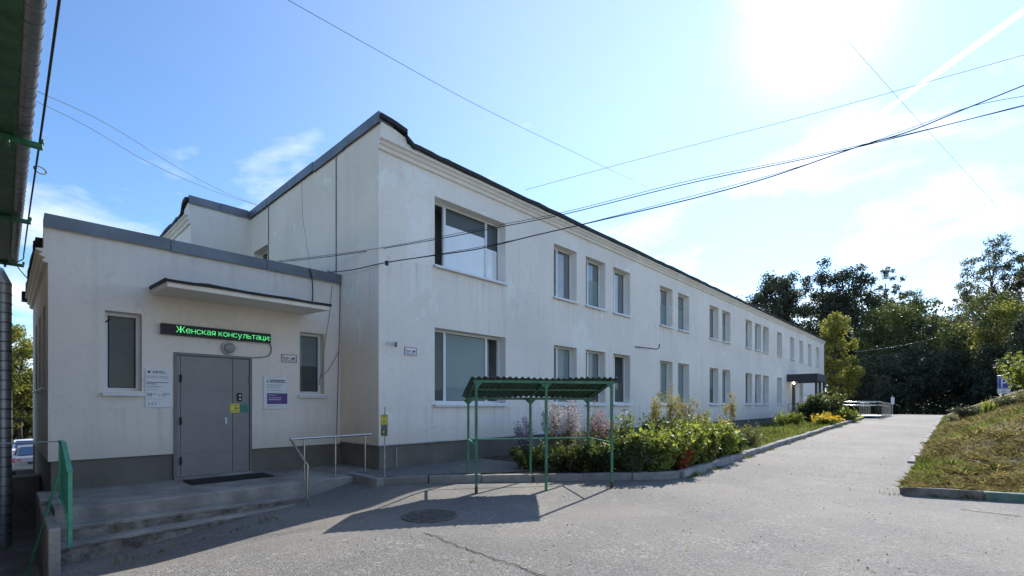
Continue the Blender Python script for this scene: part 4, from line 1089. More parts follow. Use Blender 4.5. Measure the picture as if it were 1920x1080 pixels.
mb.tube(spline(P[:-1] + A, 4), 0.011, 6)
cb = empty('eave_cable', (0.31, 8, 4.6), label='black cable along the left eave sagging to the small annex window', cat='cable')
mb.build('cable', CABLE, cb, smooth=True)
lc = atd(72, 318, 7.3); mb = MB()
mb.tube([lc + Vector((0.07 * math.cos(t) + 0.02, 0.07 * math.cos(t), 0.05 * math.sin(t) + 0.01 * math.cos(t))) for t in np.linspace(0, 6.4, 22)], 0.010, 6); mb.build('coil', CABLE, cb, smooth=True)
# clamp on the thick cable
c_ = atd(725, 492, 9.8); MB().box(c_.x - .03, c_.x + .03, c_.y - .02, c_.y + .02, c_.z - .06, c_.z + 0.03).thing('cable_clamp', GASKET, 'small dark clamp hanging on the thick cable near the building corner', 'clamp')
# anchors on the end wall
v1, z1 = onU(625, 511, U0); z1 = max(z1, 4.4)
ab = empty('wire_anchor', (U0, v1, z1), label='small steel anchor holding the thick cable to the end wall', cat='bracket')
MB().box(U0 - 0.02, U0 - 0.001, v1 - 0.05, v1 + 0.05, z1 - 0.06, z1 + 0.06).build('plate', GALV, ab)
MB().tube([(U0 - 0.02, v1, z1), (U0 - 0.16, v1, z1 + 0.01)], 0.014, 8).build('pin', GALV, ab)
# seam strips and stains on the end wall
SEAM = mat('dark_seam', (0.22, 0.205, 0.18), 0.85, var=0.4, scale=3, coords='World')
for x0, y0, x1, y1, w_ in ((632, 292, 630, 505, 0.028), (507, 386, 501, 500, 0.028)):
    a_, za_ = onU(x0, y0, U0); b_, zb_ = onU(x1, y1, U0)
    MB().box(U0 - 0.02, U0 - 0.002, (a_ + b_) / 2 - w_ / 2, (a_ + b_) / 2 + w_ / 2, 4.3, Z_COP0 - 0.012).build('seam_strip', SEAM, cl)
a_, _ = onU(566, 400, U0)
MB().tube([(U0 - 0.006, a_, 7.3), (U0 - 0.006, a_ - 0.05, 6.4), (U0 - 0.006, a_ - 0.5, 5.0), (U0 - 0.006, a_ - 0.75, 4.4)], 0.003, 5).thing('wall_wire', CABLEG, 'thin grey wire wandering down the end wall above the annex', 'cable')
# cables on the annex right end
def wallcable(px, V, r, label, m=CABLEG, off=0.02):
    P = []
    for x, y in px:
        u_, z_ = onV(x, y, V); P.append(Vector((u_, V - off, z_)))
    mb = MB(); mb.tube(spline(P, 6), r, 6); return mb.thing('wall_cable', m, label, 'cable', smooth=True)
wallcable([(577, 506), (581, 520), (583, 545), (582, 572)], VA, 0.012, 'black cable hanging over the coping down to the door canopy', CABLE, 0.09)
wallcable([(637, 530), (636, 600), (634, 680), (632, 760), (630, 815)], VA, 0.008, 'vertical dark cable down the corner between annex and main building')
wallcable([(622, 535), (617, 590), (609, 640), (604, 690), (601, 704)], VA, 0.005, 'thin grey cable running down beside the small right annex window')
wallcable([(635, 658), (624, 678), (612, 697), (600, 706), (598, 722)], VA, 0.006, 'dark cable slanting from the corner to the small right annex window')
wallcable([(505, 643), (508, 656), (503, 667), (488, 670), (474, 671)], VA, 0.010, 'grey flexible cable from the display sign to the door frame', CABLEG)
u_, z_ = onV(742, 840, V0)
MB().tube([(u_, V0 - 0.03, 0.55), (u_, V0 - 0.03, -0.0)], 0.014, 8).thing('drain_pipe', GALV, 'short thin steel pipe standing at the plinth near the corner', 'pipe')

# ------------------------------------------------------------------ signs
RUNS = []
def glyph(ch, thin):
    cu = bpy.data.curves.new('t', 'FONT'); cu.body = ch; cu.size = 1.0; cu.resolution_u = 3; cu.offset = thin
    ob = bpy.data.objects.new('t', cu); COL.objects.link(ob)
    dg = bpy.context.evaluated_depsgraph_get(); me = bpy.data.meshes.new_from_object(ob.evaluated_get(dg))
    V = np.array([tuple(v.co) for v in me.vertices]); F = [tuple(p.vertices) for p in me.polygons]
    bpy.data.objects.remove(ob); bpy.data.curves.remove(cu); bpy.data.meshes.remove(me)
    return V, F
def text_verts(body, thin=0.0):
    """letters set one after another; the small Cyrillic en is cut from a capital H"""
    VS, FS, x, n = [], [], 0.0, 0; RUNS.clear()
    for ch in body:
        if ch == ' ': x += 0.24; continue
        V, F = glyph('H' if ch == 'н' else ch, thin)
        if ch == 'н': V = V * np.array([0.78, 0.794, 1])
        V[:, 0] += x - V[:, 0].min(); x = V[:, 0].max() + 0.085
        VS.append(V); RUNS.append(len(V)); FS += [tuple(i + n for i in f) for f in F]; n += len(V)
    V = np.concatenate(VS); mn, mx = V.min(0), V.max(0)
    return (V - mn) / np.maximum(mx - mn, 1e-6), FS, mx - mn
def put_text(body, P, x0, x1, z0, z1, m, parent, name='letter', fit=False, thin=0.0):
    """text between x0..x1 and z0..z1 of a plane; P(a, z) gives the point"""
    V, F, ext = text_verts(body, thin)
    w, h = x1 - x0, z1 - z0
    if not fit:
        w2 = h * ext[0] / ext[1]
        w = min(w, w2)
    last = None
    for i0, i1, fs in letter_runs(F, len(V), body):
        mb = MB(); mb.v = [tuple(P(x0 + a * w, z0 + b * h)) for a, b, _ in V[i0:i1]]; mb.f = [tuple(i - i0 for i in f) for f in fs]
        last = mb.build(name, m, parent)
    return last
def letter_runs(F, n, body):
    """vertex range and faces of every letter"""
    out = []; start = 0
    for cnt in RUNS:
        out.append((start, start + cnt, [f for f in F if start <= f[0] < start + cnt])); start += cnt
    return out
def bars(P, rows, m, parent, seed, name='small_print'):
    """print too small to read: rows of word-sized dashes"""
    q = random.Random(seed); mb = MB()
    for x0, x1, z0, z1 in rows:
        x = x0
        while x < x1 - 0.002:
            w = min(q.uniform(0.02, 0.06), x1 - x)
            mb.quad(P(x, z0), P(x + w, z0), P(x + w, z1), P(x, z1)); x += w + 0.007
    return mb.build(name, m, parent, kind='stuff')

# LED display
s0, zt = onV(300, 606, VA); s1, _ = onV(505, 627, VA); zt = 2.93; zb = 2.735
ls = empty('led_display', (s0, VA, zb), label='black LED display with green scrolling letters above the grey door', cat='sign')
MB().box(s0, s1, VA - 0.09, VA - 0.002, zb, zt).build('case', BLACK, ls, bevel=0.006)
MB().quad((s0 + 0.02, VA - 0.0915, zb + 0.018), (s1 - 0.012, VA - 0.0915, zb + 0.018), (s1 - 0.012, VA - 0.0915, zt - 0.018), (s0 + 0.02, VA - 0.0915, zt - 0.018)).build('screen', GASKET, ls)
tx0 = onV(328, 620, VA)[0]; tx1 = onV(503, 630, VA)[0]
PT = lambda a, z: (a, VA - 0.0935, z)
put_text('Женская консультаци:', PT, tx0, tx1, zb + 0.02, zt - 0.028, LED, ls, fit=True, thin=-0.012)
# left plaque
p0, _ = onV(272, 700, VA); p1, _ = onV(320.5, 700, VA); pzt = onV(296, 692, VA)[1]; pzb = onV(296, 764, VA)[1]
pq = empty('opening_hours_plaque', (p0, VA, pzb), label='white plaque with opening hours 08:00 to 17:00 left of the door', cat='sign')
MB().box(p0, p1, VA - 0.018, VA - 0.002, pzb, pzt).build('plate', SIGNW, pq, bevel=0.003)
PP = lambda a, z: (a, VA - 0.0195, z)
pw, ph = p1 - p0, pzt - pzb
fx = lambda t: p0 + pw * t
fz = lambda t: pzt - ph * t
bars(PP, [(fx(.28), fx(.70), fz(.075), fz(.055)), (fx(.28), fx(.82), fz(.11), fz(.09))], SIGNINK, pq, 1)
o = bars(PP, [(fx(.06), fx(.86), fz(.20), fz(.185)), (fx(.06), fx(.92), fz(.24), fz(.225)), (fx(.06), fx(.62), fz(.455), fz(.44)), (fx(.06), fx(.55), fz(.485), fz(.47)), (fx(.06), fx(.43), fz(.55), fz(.535)), (fx(.06), fx(.72), fz(.788), fz(.782))], SIGNINK2, pq, 2)
bars(PP, [(fx(.06), fx(.88), fz(.36), fz(.34)), (fx(.06), fx(.45), fz(.40), fz(.38))], SIGNINK, pq, 3)
put_text('08', PP, fx(.06), fx(.26), fz(.71), fz(.63), SIGNINK, pq, fit=True)
put_text('00', PP, fx(.28), fx(.42), fz(.665), fz(.63), SIGNINK, pq, fit=True)
MB().quad(PP(fx(.48), fz(.68)), PP(fx(.60), fz(.68)), PP(fx(.60), fz(.667)), PP(fx(.48), fz(.667))).build('dash', SIGNINK, pq)
put_text('17', PP, fx(.67), fx(.81), fz(.71), fz(.63), SIGNINK, pq, fit=True)
put_text('00', PP, fx(.82), fx(.94), fz(.665), fz(.63), SIGNINK, pq, fit=True)
mb = MB(); ec = Vector((fx(.14), 0, fz(.085)))
for k_ in range(16):                                    # two-winged round emblem
    a0, a1 = 2 * math.pi * k_ / 16, 2 * math.pi * (k_ + 1) / 16
    f0 = 1 + 0.35 * abs(math.cos(a0)) * (math.sin(a0) > -0.2); f1 = 1 + 0.35 * abs(math.cos(a1)) * (math.sin(a1) > -0.2)
    mb.quad(PP(ec.x, ec.z), PP(ec.x + 0.018 * f0 * math.cos(a0), ec.z + 0.022 * math.sin(a0) * f0), PP(ec.x + 0.018 * f1 * math.cos(a1), ec.z + 0.022 * math.sin(a1) * f1))
mb.build('emblem', SIGNINK, pq)
mb = MB()                                                # three small pictograms at the foot
for t in (.10, .23, .36):
    mb.quad(PP(fx(t), fz(.93)), PP(fx(t + .06), fz(.93)), PP(fx(t + .05), fz(.885)), PP(fx(t + .01), fz(.885)))
    mb.quad(PP(fx(t + .02), fz(.882)), PP(fx(t + .05), fz(.882)), PP(fx(t + .05), fz(.865)), PP(fx(t + .02), fz(.865)))
mb.build('pictograms', SIGNINK2, pq)
# right plaque
r0, _ = onV(493.5, 700, VA); r1, _ = onV(538.5, 700, VA); rzt = onV(516, 706, VA)[1]; rzb = onV(516, 767, VA)[1]
rq = empty('violet_plaque', (r0, VA, rzb), label='white plaque with violet block right of the grey door', cat='sign')
MB().box(r0, r1, VA - 0.022, VA - 0.002, rzb, rzt).build('plate', SIGNW, rq, bevel=0.003)
PP2 = lambda a, z: (a, VA - 0.0235, z); PP3 = lambda a, z: (a, VA - 0.0245, z)
rw_, rh = r1 - r0, rzt - rzb
fx = lambda t: r0 + rw_ * t
fz = lambda t: rzt - rh * t
bars(PP2, [(fx(.26), fx(.88), fz(.135), fz(.10)), (fx(.26), fx(.88), fz(.185), fz(.15))], SIGNINK, rq, 4)
mb = MB(); mb.quad(PP2(fx(.13), fz(.19)), PP2(fx(.20), fz(.19)), PP2(fx(.20), fz(.155)), PP2(fx(.13), fz(.155))).quad(PP2(fx(.15), fz(.145)), PP2(fx(.18), fz(.145)), PP2(fx(.18), fz(.105)), PP2(fx(.15), fz(.105))).build('emblem', SIGNINK, rq)
bars(PP2, [(fx(.13), fx(.80), fz(.265), fz(.25)), (fx(.13), fx(.72), fz(.30), fz(.285)), (fx(.13), fx(.66), fz(.355), fz(.335)), (fx(.13), fx(.72), fz(.43), fz(.41)), (fx(.13), fx(.80), fz(.905), fz(.895)), (fx(.13), fx(.5), fz(.935), fz(.925))], SIGNINK2, rq, 5)
MB().quad(PP2(fx(.14), fz(.845)), PP2(fx(.985), fz(.845)), PP2(fx(.985), fz(.515)), PP2(fx(.14), fz(.515))).build('violet_block', VIOLET, rq)
bars(PP3, [(fx(.20), fx(.52), fz(.585), fz(.565)), (fx(.20), fx(.75), fz(.665), fz(.645)), (fx(.20), fx(.72), fz(.725), fz(.70))], PALEV, rq, 6)
for a_, b_ in ((.04, .03), (.96, .03), (.04, .97), (.96, .97)):
    MB().tube([(fx(a_), VA - 0.022, fz(b_)), (fx(a_), VA - 0.027, fz(b_))], 0.006, 8).build('screw', STEEL, rq)
# camera warning signs
def warn(x0, x1, y0, y1, V, label):
    a0, _ = onV(x0, y0, V); a1, _ = onV(x1, y0, V); zt_ = onV((x0 + x1) / 2, y0, V)[1]; zb_ = onV((x0 + x1) / 2, y1, V)[1]
    w = empty('camera_warning_sign', (a0, V, zb_), label=label, cat='sign', group='camera warning signs on the walls')
    MB().box(a0, a1, V - 0.008, V - 0.002, zb_, zt_).build('plate', SIGNW, w)
    Q = lambda a, z: (a0 + (a1 - a0) * a, V - 0.0095, zt_ - (zt_ - zb_) * z)
    mb = MB()
    for A in ((0, 1, 0, .07), (0, 1, .93, 1), (0, .05, .07, .93), (.95, 1, .07, .93)): mb.quad(Q(A[0], A[3]), Q(A[1], A[3]), Q(A[1], A[2]), Q(A[0], A[2]))
    mb.build('border', RED, w)
    mb = MB().quad(Q(.08, .52), Q(.50, .52), Q(.50, .40), Q(.08, .40)).quad(Q(.09, .25), Q(.16, .25), Q(.16, .15), Q(.09, .15)); mb.build('red_bar', RED, w)
    mb = MB().quad(Q(.62, .48), Q(.86, .30), Q(.90, .45), Q(.68, .62)).quad(Q(.60, .55), Q(.66, .50), Q(.70, .60), Q(.63, .66)).quad(Q(.80, .52), Q(.90, .62), Q(.90, .72), Q(.77, .56)); mb.build('camera_symbol', SIGNINK, w)
    bars(lambda a, z: Q(a, z), [(.10, .45, .66, .62), (.10, .88, .76, .72), (.10, .85, .85, .81)], SIGNINK, w, 7)
warn(527, 556, 664.5, 680, VA, 'small red framed camera warning sign between door and right annex window')
warn(757.5, 781, 651, 667, V0, 'small red framed camera warning sign on the long facade near the corner')
# yellow and teal plates on the narrow door leaf
def plate(x0, x1, y0, y1, m, name, label, draw):
    a0, _ = onV(x0, y0, VA); a1, _ = onV(x1, y0, VA); zt_ = onV((x0 + x1) / 2, y0, VA)[1]; zb_ = onV((x0 + x1) / 2, y1, VA)[1]
    w = empty(name, (a0, VA + 0.01, zb_), label=label, cat='sign')
    MB().box(a0, a1, VA + 0.004, VA + 0.0105, zb_, zt_).build('plate', m, w)
    Q = lambda a, z: (a0 + (a1 - a0) * a, VA + 0.002, zt_ - (zt_ - zb_) * z)
    mb = MB(); draw(mb, Q); mb.build('symbol', SIGNINK, w)
def arrow(mb, Q):
    mb.quad(Q(.42, .50), Q(.62, .36), Q(.62, .64)); mb.quad(Q(.6, .55), Q(.9, .55), Q(.9, .45), Q(.6, .45))
    mb.quad(Q(.1, .2), Q(.75, .2), Q(.75, .15), Q(.1, .15)); mb.quad(Q(.70, .30), Q(.75, .30), Q(.75, .2), Q(.70, .2)); mb.quad(Q(.1, .84), Q(.75, .84), Q(.75, .79), Q(.1, .79)); mb.quad(Q(.70, .79), Q(.75, .79), Q(.75, .70), Q(.70, .70))
def wheelchair(mb, Q):
    n = 14
    for k_ in range(11):
        a0, a1 = R(-60 - 25 * k_ + 60), R(-60 - 25 * (k_ + 1) + 60)
        p = lambda a, r: Q(.48 + r * math.cos(a), .62 - r * math.sin(a))
        mb.quad(p(a0, .20), p(a1, .20), p(a1, .26), p(a0, .26))
    mb.quad(Q(.40, .28), Q(.46, .28), Q(.50, .56), Q(.44, .56)).quad(Q(.44, .50), Q(.68, .50), Q(.68, .56), Q(.44, .56)).quad(Q(.63, .54), Q(.69, .52), Q(.80, .76), Q(.74, .78)).quad(Q(.38, .15), Q(.47, .15), Q(.47, .25), Q(.38, .25)).quad(Q(.46, .38), Q(.62, .38), Q(.62, .42), Q(.46, .42))
plate(432, 449, 757, 773.5, YELLOW, 'yellow_entry_plate', 'square yellow plate with a black arrow on the grey door', arrow)
plate(451, 467.5, 757, 773.5, TEALP, 'teal_wheelchair_plate', 'square teal plate with wheelchair symbol on the grey door', wheelchair)
# round bulkhead lamp
lu, lz = onV(428, 653, VA)
bl = empty('bulkhead_lamp', (lu, VA, lz - 0.13), label='round unlit bulkhead lamp between display and door', cat='lamp')
MB().tube([(lu, VA - 0.002, lz), (lu, VA - 0.05, lz), (lu, VA - 0.06, lz)], (0.125, 0.125, 0.118), 28).build('ring', GALV, bl, smooth=True, autosmooth=30)
MB().tube([(lu, VA - 0.055, lz), (lu, VA - 0.08, lz), (lu, VA - 0.098, lz), (lu, VA - 0.105, lz)], (0.105, 0.10, 0.07, 0.02), 28).build('lens', LAMPOFF, bl, smooth=True)

# ------------------------------------------------------------------ wall hooks
hu, hz2 = onV(742, 646, V0); hu0, _ = onV(722, 646, V0)
hk = empty('wall_hook', (hu, V0, hz2), label='steel wall bracket pointing left near the corner of the facade', cat='bracket')
MB().box(hu - 0.02, hu + 0.02, V0 - 0.02, V0 - 0.002, hz2 - 0.05, hz2 + 0.05).build('plate', GASKET, hk)
MB().tube([(hu, V0 - 0.02, hz2 + .012), (hu - 0.06, V0 - 0.10, hz2 + .012), (hu0, V0 - 0.10, hz2 + .012)], 0.008, 8).tube([(hu, V0 - 0.02, hz2 - .02), (hu - 0.06, V0 - 0.10, hz2 - .02), (hu0, V0 - 0.10, hz2 - .02)], 0.008, 8).build('arm', GALV, hk)
MB().tube([(hu0, V0 - 0.10, hz2 - 0.035), (hu0, V0 - 0.10, hz2 + 0.03)], 0.018, 10).build('insulator', GALV, hk)
b0, bz0 = onV(1191, 650, V0); b1, bz1 = onV(1218, 656, V0); b2, bz2 = onV(1224, 647, V0)
MB().tube([(b0, V0 - 0.002, bz0), (b0 + 0.1, V0 - 0.12, bz0 - 0.02), (b1, V0 - 0.3, bz1), (b1 + 0.12, V0 - 0.33, bz1 + 0.05), (b1 + 0.16, V0 - 0.33, bz2)], 0.02, 8).thing('bent_bracket', ANTHR, 'bent dark steel bracket on the facade between the window rows', 'bracket')

# ------------------------------------------------------------------ stainless handrail of the porch
hr = empty('porch_handrail', (4.2, 8.8, 0.0), label='stainless steel handrail at the right end of the porch', cat='railing')
RZ = 0.84
MB().tube(spline([Vector((5.20, 8.80, RZ + 0.02)), Vector((4.4, 8.80, RZ + 0.01)), Vector((3.62, 8.80, RZ)), Vector((3.55, 8.74, RZ - 0.03)), Vector((3.52, 8.4, 0.66)), Vector((3.50, 7.98, 0.44))], 8), 0.021, 12).build('top_rail', STEEL, hr, smooth=True)
for pu in (3.80, 4.40, 5.03):
    zb_ = 0.078 if pu < 4.7 else 0.06
    ps = MB().tube([(pu, 8.80, zb_), (pu, 8.80, RZ - 0.015)], 0.017, 10).build('post', STEEL, hr, smooth=True, autosmooth=40)
    MB().tube([(pu, 8.80, zb_), (pu, 8.80, zb_ + 0.012)], 0.042, 14).build('foot', STEEL, ps)
ps = MB().tube([(3.50, 7.98, -0.23), (3.50, 7.98, 0.47)], 0.019, 10).build('post', STEEL, hr, smooth=True, autosmooth=40)
MB().tube([(3.50, 7.98, 0.36), (3.50, 7.98, 0.44)], 0.026, 10).build('collar', STEEL, ps)

# ------------------------------------------------------------------ green railing on the left side of the steps
gr = empty('green_step_railing', (0.55, 8.4, -0.2), label='pale green steel railing with mesh on the left side of the steps', cat='railing')
gu = 0.555
fpost, npost = (9.15, 0.08, 0.97), (7.80, -0.24, 0.66)
MB().box(gu - 0.02, gu + 0.02, npost[0] - 0.035, npost[0] + 0.035, npost[1], npost[2]).build('post', GREENP, gr)
MB().box(gu - 0.02, gu + 0.02, fpost[0] - 0.02, fpost[0] + 0.02, fpost[1], fpost[2]).build('post', GREENP, gr)
MB().bar((gu, fpost[0] - .02, 0.95), (gu, 8.62, 0.95), 0.045, 0.045).bar((gu, 8.63, 0.945), (gu, npost[0], 0.64), 0.05, 0.05).build('top_rail', GREENP, gr)
MB().bar((gu, fpost[0] - .02, 0.20), (gu, 8.65, 0.20), 0.03, 0.03).bar((gu, 8.65, 0.195), (gu, npost[0] + 0.036, -0.05), 0.03, 0.03).build('bottom_rail', GREENP, gr)
mb = MB()
def lim(v_): return (0.20 if v_ > 8.65 else 0.195 - (8.65 - v_) * 0.294), (0.93 if v_ > 8.62 else 0.93 - (8.62 - v_) * 0.36)
for s_ in (-1, 1):
    v_ = 6.6
    while v_ < 10.2:
        pts = []
        for k_ in range(24):
            vv_ = v_ + s_ * k_ * 0.04; zz_ = 0.0 + k_ * 0.05 - 0.15
            if 7.84 < vv_ < 9.13:
                lo, hi = lim(vv_)
                if lo < zz_ < hi: pts.append((gu + 0.004 * s_, vv_, zz_))
        if len(pts) > 1: mb.bar(pts[0], pts[-1], 0.007, 0.007)
        v_ += 0.075
mb.build('wire_mesh', GREENP, gr)
MB().tube([(0.50, 8.55, 0.55), (0.20, 8.80, -0.84)], 0.016, 8).build('brace', GREENP, gr)
MB().tube([(gu - 0.02, 9.15, 0.955), (-0.75, 9.2, 0.95)], 0.009, 8).build('tie_rod', GALV, gr)

# ------------------------------------------------------------------ call button post
cu_, cv_ = onZ(722, 905, 0.0); cv_ += 0.02
cpst = empty('call_button_post', (cu_, cv_, 0.0), label='slim grey post with yellow call button plate at the building corner', cat='post')
MB().tube([(cu_, cv_, -0.02), (cu_ + 0.01, cv_, 1.42)], 0.014, 10).build('pole', GALV, cpst, smooth=True, autosmooth=40)
fw = Vector((0.72, -0.69, 0)); nrm = Vector((-0.69, -0.72, 0))
c_ = Vector((cu_, cv_, 1.075)) + nrm * 0.022
MB().obox(c_, fw * 0.062, nrm * 0.006, (0, 0, 0.20)).build('plate', mat('grey_plate', (0.16, 0.17, 0.18), 0.5), cpst)
MB().obox(c_ + Vector((0, 0, 0.10)) + nrm * 0.008, fw * 0.055, nrm * 0.0015, (0, 0, 0.085)).build('yellow_label', YELLOW, cpst)
mb = MB(); cc = c_ + Vector((0, 0, 0.10)) + nrm * 0.0105
for a_, b_, h_, w_ in ((0, 0.055, 0.01, 0.012), (-0.035, 0.058, 0.006, 0.008), (0.035, 0.058, 0.006, 0.008), (0, -0.02, 0.005, 0.018), (-0.014, -0.045, 0.022, 0.004), (0.018, -0.045, 0.022, 0.004)):
    mb.obox(cc + fw * a_ + Vector((0, 0, b_)), fw * w_, nrm * 0.0008, (0, 0, h_))
mb.build('symbol', SIGNINK, cpst)
bt = MB().tube([c_ + Vector((0, 0, -0.12)) + nrm * 0.005, c_ + Vector((0, 0, -0.12)) + nrm * 0.03], 0.036, 16).build('button_box', BLACK, cpst)
MB().tube([c_ + Vector((0, 0, -0.12)) + nrm * 0.03, c_ + Vector((0, 0, -0.12)) + nrm * 0.036], 0.022, 14).build('button', YELLOW, bt)

# ------------------------------------------------------------------ green shelter
F1, F3 = Vector((*onZ(893, 925, 0), 0)), Vector((*onZ(1147, 915, 0), 0))
B1, B3 = Vector((*onZ(878, 902, 0), 0)), Vector((*onZ(1103, 895, 0), 0))
F2 = (F1 + F3) / 2; F2 = Vector((*onZ(1024, 919, 0), 0)); B2 = Vector((*onZ(994.5, 900, 0), 0))
sh = empty('green_shelter', tuple((F1 + B3) / 2), label='open green steel pram shelter with corrugated roof before the flower bed', cat='shelter')
ZF, ZR = 1.87, 1.60
up = Vector((0, 0, 1)); ax = (F3 - F1).normalized(); ay = Vector((-ax.y, ax.x, 0))
def post(p, z, m): return MB().obox(p + up * (z - 0.02) / 2, ax * 0.021, ay * 0.021, up * (z / 2 + 0.01)).build('post', m, sh, bevel=0.003)
for p in (F1, F2, F3): post(p, ZF, GREEN)
for p in (B1, B2): post(p, ZR, GREEN)
post(B3, ZR, GREEN)
for p in (F1, F3): MB().obox(p + up * 0.05, ax * 0.0225, ay * 0.0225, up * 0.06).build('rusty_foot', RUST, sh)
MB().obox(B3 + up * 0.2, ax * 0.0225, ay * 0.0225, up * 0.22).build('rusty_foot', RUST, sh)
MB().bar(F1 + up * (ZF - 0.02) - ax * 0.05, F3 + up * (ZF - 0.02) + ax * 0.05, 0.03, 0.045).build('front_beam', GREEN, sh)
MB().bar(B1 + up * (ZR - 0.02) - ax * 0.05, B3 + up * (ZR - 0.02) + ax * 0.05, 0.03, 0.045).build('back_beam', GREEN, sh)
MB().bar((F1 + B1) / 2 + up * ((ZF + ZR) / 2), (F3 + B3) / 2 + up * ((ZF + ZR) / 2), 0.03, 0.03).build('purlin', GREEN, sh)
for a_, b_ in ((F1, B1), (F2, B2), (F3, B3)): MB().bar(a_ + up * (ZF + 0.005), b_ + up * (ZR + 0.005), 0.03, 0.035).build('rafter', GREEN, sh)
for p, z, s in ((F2, ZF, 1), (B1, ZR, 1), (B2, ZR, 1), (B3, ZR, 0), (F1, ZF, 2), (F3, ZF, 0)):
    mb = MB()
    for dr_ in ((1,) if s == 2 else (-1,) if s == 0 else (-1, 1)):
        mb.extrude([p + up * (z - 0.04) + ay * 0.004, p + up * (z - 0.15) + ay * 0.004, p + up * (z - 0.04) + ax * dr_ * 0.11 + ay * 0.004], -ay * 0.008)
    mb.build('gusset', GREEN, sh)
MB().bar(B1 + up * 0.80, B3 + up * 0.80, 0.02, 0.02).build('back_rail', GREENP, sh)
MB().bar(B1 + up * 0.80, F1 + up * 0.80, 0.025, 0.025).build('side_rail', GREENP, sh)
MB().bar(B3 + up * 0.80, F3 + up * 0.80, 0.02, 0.02).build('side_rail', GREENP, sh)
q = random.Random(2)
c00, c10 = F1 + up * (ZF + 0.03) - ax * 0.07, F3 + up * (ZF + 0.03) + ax * 0.06
d00, d10 = B1 + up * (ZR + 0.03) - ax * 0.09, B3 + up * (ZR + 0.03) + ax * 0.10
fdir = (c00 - d00).normalized(); c00 += fdir * 0.06; c10 += fdir * 0.06; d00 -= fdir * 0.10; d10 -= fdir * 0.10
ns = 3
for s_ in range(ns):
    t0, t1 = s_ / ns - 0.01, (s_ + 1) / ns + 0.012
    n = 44; vs_, fs_ = [], []; dz = 0.006 * s_; ov = q.uniform(-0.05, 0.03); twist = q.uniform(-.01, .01)
    for i in range(n + 1):
        t = t0 + (t1 - t0) * i / n
        w_ = 0.016 * math.cos(2 * math.pi * (t * (c10 - c00).length) / 0.105)
        a_ = c00.lerp(c10, t) + fdir * q.uniform(-.004, .004); b_ = d00.lerp(d10, t) - fdir * (ov + 0.03 * math.sin(t * 23))
        for j in range(5):
            r_ = j / 4; p = a_.lerp(b_, r_) + up * (w_ + dz + twist * r_ + 0.012 * math.sin(t * 9 + r_ * 3)); vs_.append(tuple(p - ORG[sh.name]))
    for i in range(n):
        for j in range(4): fs_.append((i * 5 + j, (i + 1) * 5 + j, (i + 1) * 5 + j + 1, i * 5 + j + 1))
    o = fastmesh('roof_sheet', np.array(vs_), np.array(fs_), ROOFGREEN, sh, smooth=True)
    so_ = o.modifiers.new('thick', 'SOLIDIFY'); so_.thickness = 0.006

# ------------------------------------------------------------------ wheelchair ramp by the far entrance
rp = empty('wheelchair_ramp', (36.5, 5, 0.5), label='wheelchair ramp with shiny stainless railings beyond the flower bed', cat='ramp')
zg = lambda u_: g(u_, 3)
MB().box(35.3, 36.6, 3.5, 7.19, 0.72, 0.80).build('deck', STEEL if False else GALV, rp)
mb = MB(); n = 12
mb.extrude([(36.602, 3.5, 0.72), (36.602, 4.75, 0.72), (36.602, 4.75, 0.80), (36.602, 3.5, 0.80)], (5.5, 0, -0.10)); mb.build('deck', GALV, rp)
def rail(pts, posts):
    for dz in (0.82, 0.62):
        MB().tube([Vector(p) + up * dz for p in pts], 0.032, 10).build('rail', STEEL, rp, smooth=True)
    for a_, b_ in zip(pts[:-1], pts[1:]):
        a_, b_ = Vector(a_), Vector(b_); n = max(1, int((b_ - a_).length / posts))
        for i in range(n + 1):
            p = a_.lerp(b_, i / n); MB().tube([p - up * 0.02, p + up * 0.80], 0.018, 6).build('post', STEEL, rp)
rail([(35.35, 7.1, 0.80), (35.35, 3.55, 0.80), (36.7, 3.55, 0.79), (42.0, 3.55, 0.70)], 0.75)
rail([(36.55, 7.1, 0.80), (36.55, 4.7, 0.79), (42.0, 4.7, 0.70)], 0.75)
for u_, v_ in ((35.4, 3.65), (36.5, 3.65), (35.4, 6), (38.5, 3.65), (40.5, 3.65), (38.5, 4.6), (40.5, 4.6)):
    MB().box(u_ - 0.04, u_ + 0.04, v_ - 0.04, v_ + 0.04, 0.3, 0.695).build('support', GALV, rp)

# small sign on a post beyond the ramp
sp = atd(1673, 757, 38); sp.z = 0
s2 = empty('small_post_sign', (sp.x, sp.y, g(sp.x, sp.y)), label='small pale sign on a thin post beyond the ramp', cat='sign')
zs0, zs1 = atd(1673, 758, 38).z, atd(1673, 745, 38).z
MB().tube([(sp.x, sp.y, 0.4), (sp.x, sp.y, zs1 + 0.15)], 0.03, 8).build('post', GALV, s2)
fr = Vector((0.684, -0.729, 0)); bk = Vector((0.729, 0.684, 0))
MB().obox((sp.x - 0.04 * bk.x, sp.y - 0.04 * bk.y, (zs0 + zs1) / 2), fr * 0.13, bk * 0.012, (0, 0, (zs1 - zs0) / 2)).build('plate', SIGNW, s2)
